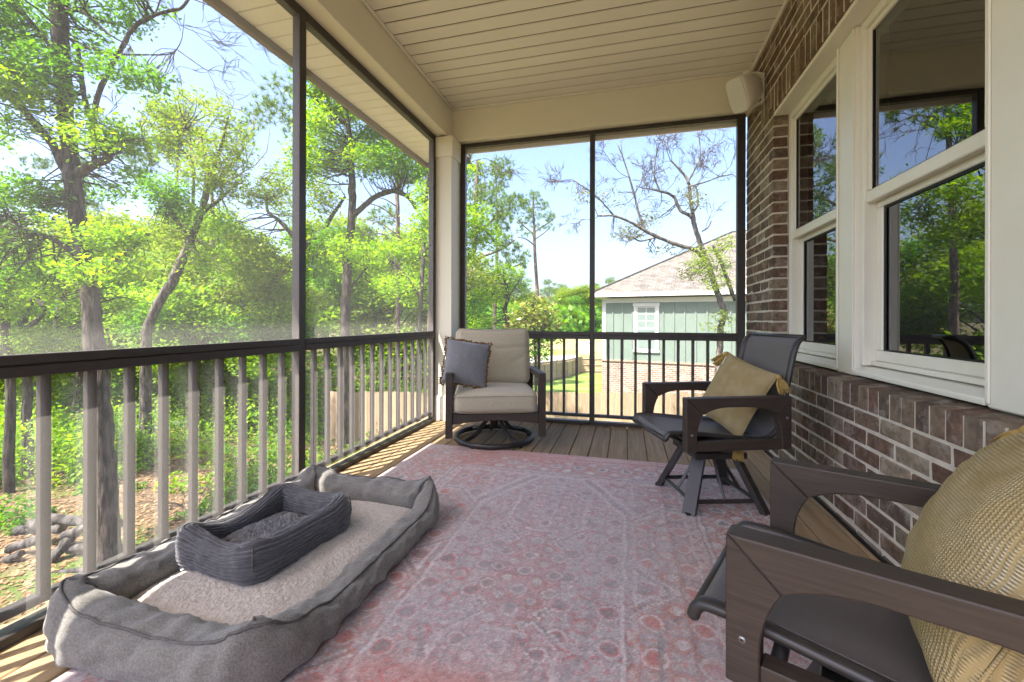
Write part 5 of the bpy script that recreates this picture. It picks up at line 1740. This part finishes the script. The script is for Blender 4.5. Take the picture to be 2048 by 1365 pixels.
pxtree("oak_tree", "crooked pale limbed oak just left of the tall screen post", 15.5,
       [(490, 690, 8), (500, 650, 8), (512, 615, 7), (532, 580, 6), (560, 550, 6), (590, 525, 5.5), (612, 492, 5), (650, 455, 4.5), (665, 430, 4), (690, 395, 3)],
       [[(500, 640, 4), (470, 580, 3), (440, 540, 2), (425, 510, 1.5)], [(600, 515, 4), (590, 480, 4.5), (560, 445, 3.5), (535, 425, 3), (532, 395, 2.5), (520, 360, 2)], [(540, 400, 2), (570, 380, 1.5), (600, 350, 1)]],
       [(535, 380, 55, 25, .7, "olive"), (500, 400, 40, 20, .6, "olive"), (580, 420, 40, 35, .6, "olive"), (560, 350, 40, 25, .5, "olive"), (505, 500, 50, 30, .8, "olive"), (530, 535, 60, 30, .8, "olive"), (470, 470, 35, 25, .7, "bright"), (560, 600, 45, 30, .8, "olive"), (455, 600, 40, 40, .7, "olive"), (640, 390, 40, 40, .7, "olive"), (640, 330, 40, 30, .6, "olive"), (500, 560, 30, 30, .6, "olive")],
       3, BARKL, 0.095, dj=0.9)
# tall bright sweetgum right of the screen post
pxtree("sweetgum_tree", "tall bright green sweetgum right of the tall screen post", 14.5,
       [(690, 690, 11), (692, 600, 10), (696, 520, 9), (703, 430, 8), (704, 380, 8), (700, 300, 6), (690, 220, 5), (670, 120, 4), (660, 30, 3)],
       [[(704, 433, 6), (722, 418, 5.5), (745, 398, 5), (765, 388, 5), (790, 384, 4.5), (815, 395, 4), (832, 420, 3)], [(695, 520, 4), (660, 480, 3), (625, 460, 2)], [(698, 300, 4), (740, 250, 3), (780, 230, 2)], [(692, 250, 4), (640, 210, 3), (610, 180, 2)], [(692, 590, 3), (730, 540, 2.5), (770, 500, 2)]],
       [(650, 200, 50, 30, 1.2, "bright"), (630, 240, 35, 30, 1.2, "bright"), (690, 230, 45, 30, 1.1, "bright"), (645, 285, 50, 28, 1.2, "bright"), (700, 290, 45, 30, 1.1, "bright"), (750, 275, 45, 26, 1.0, "mid"), (730, 320, 45, 22, 1.1, "bright"), (670, 325, 50, 22, 1.2, "bright"), (780, 320, 40, 30, .9, "mid"), (610, 320, 30, 40, 1.0, "bright"), (820, 350, 35, 28, .9, "mid"), (760, 345, 40, 16, .8, "mid"), (640, 150, 50, 40, .8, "mid"), (660, 60, 70, 60, 1.0, "bright"), (600, 100, 40, 60, .7, "mid"), (720, 150, 70, 60, 1.0, "bright"), (800, 240, 60, 50, 1.0, "mid"),
        (660, 480, 40, 30, .9, "mid"), (700, 500, 45, 24, 1.0, "bright"), (740, 550, 40, 25, 1.0, "bright"), (640, 540, 35, 30, .8, "mid")],
       4, BARK, 0.092, dj=0.8)
pxtree("sweetgum_tree", "bright leaved young sweetgum near the corner column", 12.5,
       [(838, 690, 5), (842, 600, 5), (846, 520, 4.5), (850, 430, 4), (856, 340, 3)],
       [[(843, 600, 3), (810, 550, 2), (780, 520, 1.5)], [(848, 470, 3), (880, 420, 2), (930, 440, 1.5), (960, 450, 1)]],
       [(800, 500, 50, 28, 1.2, "bright"), (770, 530, 40, 24, 1.1, "bright"), (840, 520, 40, 35, 1.1, "bright"), (855, 450, 35, 40, 1.1, "bright"), (850, 390, 28, 30, 1.0, "bright"), (790, 575, 45, 22, .9, "bright"), (860, 590, 40, 40, .9, "bright"), (940, 440, 38, 26, 1.1, "bright"), (970, 475, 35, 22, 1.2, "bright"), (925, 500, 35, 30, .9, "bright"), (890, 330, 40, 50, .9, "mid"), (960, 420, 26, 16, .8, "bright"), (930, 330, 28, 24, .35, "bright")],
       5, BARK, 0.08, dj=0.6, bareat=[(940, 325, 60, 5, 0.8, 0.012, 3), (940, 325, 70, 30, 0.6, 0.01, 3)])
# thin pines
pxtree("pine_tree", "thin straight pine with dead side branches before the corner column", 21,
       [(795, 690, 5), (797, 600, 5), (796, 500, 4.6), (794, 400, 4.2), (792, 300, 3.6), (790, 180, 2.5)],
       [[(795, 500, 1.6), (765, 470, 1.2), (730, 472, .8)], [(794, 440, 1.6), (760, 415, 1.2), (722, 405, .8)], [(794, 470, 1.4), (755, 445, 1), (715, 440, .6)], [(794, 415, 1.4), (770, 400, 1), (740, 392, .6)]],
       [(750, 475, 40, 14, .6, "pine"), (790, 300, 60, 40, .7, "pine"), (800, 220, 50, 40, .7, "pine"), (740, 320, 40, 25, .6, "pine"), (830, 340, 35, 20, .6, "pine"), (720, 460, 20, 10, .5, "pine")],
       6, PBARK, 0.24, kind="pine", dj=1.0)
pxtree("pine_tree", "slender pine stem standing between the two oaks on the left", 19,
       [(432, 690, 5), (430, 600, 5), (428, 540, 4.5), (425, 470, 4), (423, 380, 3)], [],
       [(430, 480, 40, 20, .5, "pine"), (520, 230, 40, 30, .55, "pine"), (560, 200, 40, 40, .6, "pine"), (500, 260, 30, 20, .5, "pine"), (590, 260, 30, 40, .5, "pine")], 7, PBARK, 0.24, kind="pine", dj=1.5)
# dark twisted scrub oaks, far left
pxtree("scrub_oak", "dark twisted scrub oak at the far left above the rail", 10.5,
       [(20, 760, 8), (14, 690, 8), (8, 610, 7), (22, 570, 6), (45, 525, 5), (85, 480, 3)],
       [[(22, 560, 4), (15, 520, 3), (10, 480, 2)], [(40, 530, 3), (70, 510, 2), (90, 470, 1.5)]],
       [(40, 500, 50, 25, .6, "bright"), (0, 560, 50, 40, .8, "bright"), (90, 560, 45, 26, .8, "bright"), (20, 620, 50, 30, .8, "bright"), (-60, 600, 60, 60, .9, "bright"), (-50, 500, 60, 50, .9, "mid")], 8, BARKD, 0.072)
pxtree("scrub_oak", "second twisted scrub oak with looping limbs left of the big trunk", 11.5,
       [(55, 780, 8), (52, 700, 7.5), (47, 650, 7), (60, 610, 6), (85, 590, 5), (108, 588, 4), (128, 592, 3)],
       [[(50, 660, 5), (78, 640, 4.5), (88, 620, 4), (78, 600, 4), (86, 580, 3), (90, 560, 2)], [(112, 690, 3), (112, 640, 3), (118, 610, 3), (126, 590, 2)]],
       [(120, 560, 40, 20, .9, "bright"), (80, 540, 45, 22, .8, "bright"), (150, 620, 40, 24, .8, "bright"), (60, 690, 50, 30, .9, "bright"), (120, 680, 45, 24, .9, "bright"), (10, 680, 50, 30, .8, "mid")], 9, BARKD, 0.072)
# back opening: pine, crooked tree, gold shrub, bare oak
pxtree("pine_tree", "lone tall pine with a tufted crown seen through the far screen", 46,
       [(1077, 700, 4.4), (1075, 600, 4), (1070, 520, 3.5), (1068, 460, 3), (1066, 420, 2), (1066, 385, 1.2)],
       [[(1068, 470, 1.6), (1045, 450, 1.2), (1035, 440, .8)], [(1068, 465, 1.6), (1090, 450, 1.2), (1105, 440, .8)], [(1068, 490, 1.6), (1050, 478, 1), (1035, 475, .7)], [(1068, 480, 1.4), (1088, 466, 1), (1100, 455, .7)]],
       [(1068, 392, 14, 12, .9, "pine"), (1050, 410, 16, 14, .8, "pine"), (1085, 410, 16, 12, .8, "pine"), (1048, 440, 18, 14, .7, "pine"), (1090, 435, 18, 14, .7, "pine"), (1068, 425, 18, 14, .6, "pine"), (1038, 462, 10, 8, .5, "pine"), (1103, 455, 10, 8, .6, "pine"), (1075, 455, 18, 10, .5, "pine"), (1055, 470, 14, 8, .4, "pine"), (1108, 432, 8, 8, .5, "pine")],
       10, PBARK, 0.36, kind="pine", dj=0.6)
pxtree("pine_tree", "bushy pine group behind the armchair at the far screen's left edge", 33,
       [(945, 690, 6), (945, 600, 6), (948, 480, 5), (952, 380, 4), (955, 320, 2.5)],
       [[(948, 470, 3), (985, 440, 2), (1000, 420, 1.4)], [(946, 520, 3), (1000, 500, 2), (1030, 480, 1.3)], [(946, 560, 3), (990, 545, 2), (1040, 530, 1.2)]],
       [(950, 350, 30, 25, .8, "pine"), (975, 385, 30, 22, .8, "pine"), (990, 420, 25, 20, .8, "pine"), (940, 400, 30, 25, .7, "pine"), (1000, 450, 28, 18, .8, "pine"), (1015, 500, 35, 20, .8, "pine"), (1035, 530, 28, 16, .8, "pine"), (990, 530, 35, 18, .7, "pine"), (1000, 480, 25, 18, .6, "pine"), (960, 470, 30, 30, .6, "pine"), (1045, 510, 16, 10, .7, "pine")],
       11, PBARK, 0.30, kind="pine", dj=1.2)
pxtree("oak_tree", "crooked pale green oak behind the armchair through the far screen", 26,
       [(1018, 690, 5), (1016, 650, 5), (1010, 620, 4.5), (1016, 595, 4), (1012, 570, 3.4), (1005, 550, 2.5)],
       [[(1014, 600, 2.5), (1000, 580, 2), (985, 560, 1.5)], [(1016, 595, 2), (1030, 575, 1.5), (1040, 560, 1)]],
       [(970, 560, 40, 20, .7, "olive"), (1010, 545, 35, 14, .9, "bright"), (985, 590, 45, 20, .7, "bright"), (1035, 570, 22, 18, .8, "mid"), (950, 610, 30, 30, .7, "mid"), (940, 560, 25, 30, .7, "grey"), (1040, 600, 20, 14, .6, "mid"), (960, 650, 35, 25, .8, "bright")],
       12, BARK, 0.16, dj=1.0)
pxtree("magnolia_tree", "small round magnolia with gold tinted leaves beside the armchair back", 19,
       [(1072, 760, 3), (1070, 700, 3), (1068, 640, 2.6), (1066, 600, 2)],
       [[(1068, 650, 1.6), (1045, 635, 1.2)], [(1068, 640, 1.6), (1092, 620, 1.2)]],
       [(1068, 605, 24, 14, 1.3, "gold"), (1050, 625, 26, 16, 1.3, "gold"), (1090, 628, 28, 16, 1.3, "gold"), (1065, 645, 36, 16, 1.3, "gold"), (1098, 652, 26, 14, 1.2, "gold"), (1040, 658, 22, 14, 1.2, "gold"), (1085, 675, 40, 16, 1.0, "dark"), (1075, 705, 30, 20, .9, "mid")],
       13, BARK, 0.15, dj=0.4)
pxtree("bare_oak", "sparse half bare oak leaning in front of the green house", 11.5,
       [(1436, 760, 7), (1440, 700, 6.6), (1441, 655, 6.4), (1450, 628, 6.2), (1440, 600, 6), (1428, 565, 6), (1418, 530, 5.6), (1405, 500, 5.4), (1392, 462, 5), (1386, 440, 4.6), (1378, 430, 4), (1360, 420, 3.5), (1345, 392, 3), (1318, 382, 2.4), (1300, 378, 2)],
       [[(1412, 520, 5), (1390, 500, 4.4), (1365, 492, 4), (1330, 480, 3.6), (1295, 464, 3.2), (1262, 445, 2.6), (1228, 432, 2), (1195, 432, 1.4)], [(1290, 462, 3), (1278, 430, 2.6), (1268, 390, 2.2), (1258, 355, 1.8), (1245, 315, 1.4), (1235, 290, 1)],
        [(1388, 442, 4), (1382, 410, 3.6), (1378, 375, 3.2), (1372, 355, 2.8), (1350, 330, 2), (1340, 320, 1.4)], [(1378, 430, 2.5), (1395, 410, 2), (1392, 375, 1.6), (1388, 370, 1.2)], [(1374, 366, 2), (1388, 340, 1.6), (1400, 310, 1.4), (1396, 270, 1), (1390, 255, .8)], [(1378, 372, 1.8), (1415, 362, 1.4), (1440, 352, 1), (1465, 348, .8)], [(1228, 432, 1.6), (1195, 395, 1.3), (1160, 370, 1), (1145, 360, .6)], [(1404, 462, 1.6), (1415, 455, 1.4), (1422, 442, 1.2)], [(1318, 380, 1.8), (1308, 350, 1.5), (1312, 310, 1.2), (1320, 280, .8)], [(1470, 600, 4), (1455, 560, 4), (1440, 520, 3.4), (1425, 490, 2.5)], [(1302, 378, 1.5), (1285, 376, 1), (1272, 372, .6)], [(1310, 475, 2), (1280, 482, 1.6), (1262, 474, 1.2), (1250, 492, .8)]],
       [(1420, 520, 45, 32, 0.36, "olive"), (1390, 545, 40, 25, 0.36, "grey"), (1430, 560, 35, 30, 0.32, "olive"), (1300, 440, 28, 20, 0.36, "grey"), (1265, 465, 35, 18, 0.36, "grey"), (1240, 470, 25, 14, 0.28, "grey"), (1330, 500, 45, 12, 0.26, "grey"), (1440, 645, 30, 28, 0.28, "olive"), (1390, 400, 25, 28, 0.26, "grey"), (1370, 385, 14, 12, 0.32, "grey"), (1160, 390, 25, 28, 0.15, "grey"), (1220, 400, 30, 30, 0.11, "grey"), (1455, 480, 25, 20, 0.32, "olive")],
       14, BARKL, 0.055, dj=0.35, fine=26,
       bareat=[(1245, 315, -10, -70, 0.63, 0.012, 4), (1258, 355, -50, -40, 0.57, 0.011, 4), (1312, 310, 10, -60, 0.57, 0.011, 4), (1320, 280, -20, -50, 0.46, 0.010, 4), (1340, 320, -20, -70, 0.57, 0.011, 4), (1396, 270, 20, -60, 0.57, 0.011, 4), (1400, 310, 50, -40, 0.57, 0.011, 4), (1465, 348, 40, 10, 0.57, 0.010, 4), (1440, 352, 30, -30, 0.57, 0.010, 4), (1160, 370, -30, -10, 0.52, 0.010, 4), (1195, 432, -40, 10, 0.46, 0.010, 4), (1268, 390, 40, -50, 0.46, 0.010, 4), (1392, 375, 30, -40, 0.46, 0.010, 4)])

# ------------------------------------------------------------------ the wood behind: prototypes and copies
def proto(kind, seed):
    t = Tree("woodland_tree", None, (0, 0, 0), seed, None, BARKL if kind == 1 else (PBARK if kind == 2 else BARK))
    r = t.r
    if kind == 2:
        H = 15
        t.limb([(0, 0, -.3), (0.1, 0, 5), (0, 0.15, 10), (0.05, 0, H)], [.17, .14, .10, .03], 16)
        for k in range(9):
            z = r.uniform(8, H); a = r.uniform(0, 6.28); l = (H - z) * 0.25 + 0.9
            t.limb([(0, 0, z), (l * .5 * math.cos(a), l * .5 * math.sin(a), z + .2), (l * math.cos(a), l * math.sin(a), z + .7)], [.04, .02, .01])
            t.clump((l * math.cos(a), l * math.sin(a), z + .7), (.9, .9, .55), .8, .26, "pine", kind="pine", per=22)
        t.clump((0, 0, H), (.8, .8, .8), .8, .26, "pine", kind="pine", per=22)
    else:
        H = 8.5 if kind == 0 else 7
        t.limb([(0, 0, -.3), (0.15, 0.1, 1.8), (-.2, .1, 3.6), (.1, -.1, 5.2), (0.1, 0, H * .9)], [.16, .13, .10, .07, .02], 18)
        for k in range(13):
            z = r.uniform(1.6, H); a = r.uniform(0, 6.28); l = r.uniform(.8, 2.6) * (1 - .4 * abs(z / H - .5))
            c = np.array([l * math.cos(a), l * math.sin(a), z + .3 * l])
            t.limb([(0, 0, z * .8), c * np.array([.5, .5, 1]) - np.array([0, 0, .2]), c], [.05, .03, .012])
            t.clump(c, (1.3, 1.3, .8), 1.15, .17, ["bright", "mid", "olive"][r.integers(0, 3)] if kind == 0 else ["bright", "olive"][r.integers(0, 2)])
    return t.finish()


def copy_tree(o):
    c_ = o.copy(); COL.objects.link(c_)
    for ch in o.children:
        q = ch.copy(); COL.objects.link(q); q.parent = c_
    return c_


prs = [proto(0, 101), proto(1, 102), proto(2, 103), proto(0, 104)]
used = [False] * 4
LBL = ["leafy green tree in the wood beyond the left railing", "pale stemmed spring green tree in the wood beyond the left railing", "straight pine standing in the wood behind the leafy trees", "leafy green tree in the wood beyond the left railing"]
spots = []
for (D, x0, x1, n) in ((17.5, -220, 620, 8), (23, -500, 900, 13), (31, -900, 960, 17), (44, -1000, 1010, 18)):
    for k in range(n):
        x_ = x0 + (x1 - x0) * (k + random.uniform(.15, .85)) / n
        spots.append((x_, D * random.uniform(.9, 1.1)))
for k, (x_, D) in enumerate(spots):
    i = random.choice((0, 0, 1, 1, 3, 3, 2)) if D > 20 else random.choice((0, 1, 3))
    o = prs[i] if not used[i] else copy_tree(prs[i])
    used[i] = True
    p = ground_at(x_, D)
    o.location = p; o.rotation_euler = (0, 0, random.uniform(0, 6.28))
    s = random.uniform(.95, 1.35) if D > 20 else random.uniform(.72, .95)
    o.scale = (s * random.uniform(.9, 1.15), s * random.uniform(.9, 1.15), s)
    zone = "left of the big oak" if x_ < 200 else ("before the tall screen post" if x_ < 600 else ("before the corner column" if x_ < 880 else "behind the corner column"))
    depth = "nearest woods" if D < 20 else ("middle woods" if D < 28 else ("deeper woods" if D < 37 else "farthest woods"))
    kindn = ("leafy green tree", "pale stemmed tree", "straight pine", "round crowned green tree")[i]
    tag(o, "%s in the %s %s" % (kindn, depth, zone), "tree", "%ss, %s, %s" % (kindn, depth, zone))
# far tree line across the meadow
far = []
for k in range(52):
    x_ = random.uniform(900, 1225); D = random.uniform(105, 175)
    i = random.choice((0, 2, 2, 3))
    o = copy_tree(prs[i])
    o.location = ground_at(x_, D); o.rotation_euler = (0, 0, random.uniform(0, 6.28))
    s = random.uniform(1.15, 1.6) * (0.72 if i == 2 else 1)
    o.scale = (s * 1.3, s * 1.3, s)
    zone = "left of the lone pine" if x_ < 1070 else "between the lone pine and the green house"
    kindn = "distant pine" if i == 2 else ("distant broad tree" if i == 0 else "distant round tree")
    tag(o, "%s across the meadow %s" % (kindn, zone), "tree", "%ss %s" % (kindn, zone))
r = np.random.default_rng(77)
# low scrub that fills the foot of the far tree line
N = 16000
xx = r.uniform(880, 1300, N); DD = r.uniform(100, 180, N)
C = np.stack([P(a, 640, d) for a, d in zip(xx, DD)]); C[:, 2] = gz(C[:, 0], C[:, 1]) + r.random(N) ** 1.5 * 8
V, F = leaf_quads(C, 1.3, .7, r, .2)
o = link("far_scrub", mesh("far_scrub", V, F), LF["mid"]); tag(o, "green scrub along the foot of the distant tree line", "scrub", kind="stuff")

# undergrowth in the wood
def undergrowth(name, label, n, mat, size, regs, seed, hmax):
    r = np.random.default_rng(seed)
    out = []
    for (x0, x1, D0, D1, w) in regs:
        m = int(n * w)
        bx = r.uniform(x0, x1, m); bd = r.uniform(D0, D1, m)
        C = np.stack([P(a, 640, d) for a, d in zip(bx, bd)])
        den = fbm(C[:, 0] * .5 + 30, C[:, 1] * .5 + 30, seed, 3)
        keep = den > 0.47
        C = C[keep]; den = den[keep]
        hh = hmax * np.clip((den - .47) * 5, .15, 1)
        C[:, 2] = gz(C[:, 0], C[:, 1]) + r.random(len(C)) ** .8 * hh
        out.append(C)
    C = np.concatenate(out)
    V, F = leaf_quads(C, size, .5, r, .5)
    o = link(name, mesh(name, V, F), LF[mat]); tag(o, label, "undergrowth", kind="stuff")


undergrowth("undergrowth", "bright green undergrowth between the trees below the railing", 50000, "bright", .10, [(-150, 700, 10.5, 15, .35), (-400, 900, 15, 26, .5)], 5, 1.7)
undergrowth("undergrowth", "darker leafy shrubs in the shade of the wood", 70000, "mid", .10, [(-200, 720, 8.4, 14, .5), (-300, 880, 14, 24, .5)], 6, 1.2)
undergrowth("tall_brush", "tall sunny brush filling the wood behind the trunks", 60000, "bright", .15, [(-700, 930, 16, 30, .5), (-900, 1000, 26, 50, .5)], 7, 3.2)
undergrowth("tall_brush", "tall green brush closing the wood in the distance", 60000, "bright", .17, [(-700, 930, 18, 34, .5), (-1100, 1060, 30, 60, .5)], 8, 4.2)
N = 22000
bx = r.uniform(-250, 950, N); bd = 5 + 12 * r.random(N) ** 1.3
C = np.stack([P(a, 640, d) for a, d in zip(bx, bd)])
ok = C[:, 0] < -2.1
C = C[ok]; C[:, 2] = gz(C[:, 0], C[:, 1]) + 0.015
V, F = leaf_quads(C, .085, .55, r, 4.0)
o = link("leaf_litter", mesh("leaf_litter", V, F), LF["litter"]); tag(o, "fallen brown leaves scattered over the ground below the railing", "fallen leaves", kind="stuff")

# palmettos
for (x_, D, lab, sc) in ((405, 12.5, "spiky palmetto in the shade beyond the middle balusters", 1.0), (452, 12.0, "smaller spiky palmetto beside the leaning trunk below the rail", .8)):
    p = ground_at(x_, D)
    pm = thing("palmetto", lab, "plant", tuple(p))
    for k in range(9):
        a = random.uniform(0, 6.28); el = random.uniform(.5, 1.2)
        tip = np.array([math.cos(a) * math.cos(el), math.sin(a) * math.cos(el), math.sin(el)]) * .65 * sc
        Vs, Fs = [], []
        e1 = np.cross(tip, (0, 0, 1)); e1 /= np.linalg.norm(e1); e2 = np.cross(e1, tip) / np.linalg.norm(tip)
        st = tube_vf([(0, 0, 0), tip * .5, tip], .006, 4)
        parts = [st]
        for j in range(13):
            b = -1.3 + 2.6 * j / 12
            d = (tip / np.linalg.norm(tip)) * math.cos(b) + e1 * math.sin(b)
            w = np.cross(d, e2) * .013 * sc
            q = tip + d * .42 * sc + np.array([0, 0, -.05])
            m_ = tip + d * .2 * sc
            parts.append((np.array([tip, m_ + w, q, m_ - w]), [(0, 1, 2, 3)]))
        V, F = join(parts)
        link("frond", mesh("frond", V, F), LF["dark"], pm)

# log pile
LOGM = bark_mat("weathered_log", (0.10, 0.088, 0.078), (0.022, 0.019, 0.017), 3)
LOGE = M("log_end", (0.19, 0.145, 0.10), .9, (0.11, 0.08, 0.055), 9)
logs = [((100, 1040), (240, 1052), 7.95, 0.090, "grey log lying across the top of the pile"), ((130, 1075), (200, 1046), 7.8, 0.068, "short dark log under the top log of the pile"), ((95, 1130), (150, 1070), 7.5, 0.083, "split grey log leaning against the front of the pile"), ((20, 1100), (90, 1080), 7.75, 0.075, "mossy log at the left of the pile"), ((30, 1065), (80, 1062), 8.0, 0.083, "round log end peeking out behind the pile"), ((100, 1150), (190, 1140), 7.3, 0.045, "thin branch wood lying before the pile"), ((10, 1125), (45, 1110), 7.5, 0.060, "stubby log on the ground at the pile's left foot"), ((140, 1100), (215, 1090), 7.8, 0.083, "log in the middle of the pile behind the balusters"), ((60, 1052), (125, 1060), 8.1, 0.090, "log at the back of the pile beside the shrubs")]
for k, (a, b, D, rad, lab) in enumerate(logs):
    A = P(a[0], a[1], D); B = P(b[0], b[1], D + random.uniform(-.35, .35))
    L = np.linalg.norm(B - A)
    g0 = min(float(gz(A[0], A[1])), float(gz(B[0], B[1])))
    lg = thing("log", lab, "log", tuple(A), 0, "logs in the pile below the railing")
    n = 10
    pts = [A + (B - A) * t for t in np.linspace(0, 1, n)]
    pts = [q + rng.normal(size=3) * .006 for q in pts]
    v, f = tube_vf(pts, [rad * (1 + .04 * rng.normal()) for _ in range(n)], 12, caps=False)
    v = v + rng.normal(size=v.shape) * .006
    link("log_bark", mesh("log_bark", v - A, f, True), LOGM, lg)
    for e, sgn in ((0, 1), (n - 1, -1)):
        link("log_end", mesh("log_end", v[e * 12:(e + 1) * 12] - A + (B - A) / L * .01 * sgn, [tuple(range(12))]), LOGE, lg)
# tangle of fallen dead branches
t = Tree("brush_pile", "tangle of grey dead branches on the ground behind the balusters", ground_at(500, 9.5), 55, None, BARKL)
t.o["category"] = "branches"
for k in range(26):
    c0 = ground_at(random.uniform(380, 560), random.uniform(8.8, 11)) + np.array([0, 0, random.uniform(.05, .5)])
    d = t.r.normal(size=3) * np.array([1, 1, .35])
    t.bare(c0, d, .55, .012, 2, .5, 3)
t.finish()
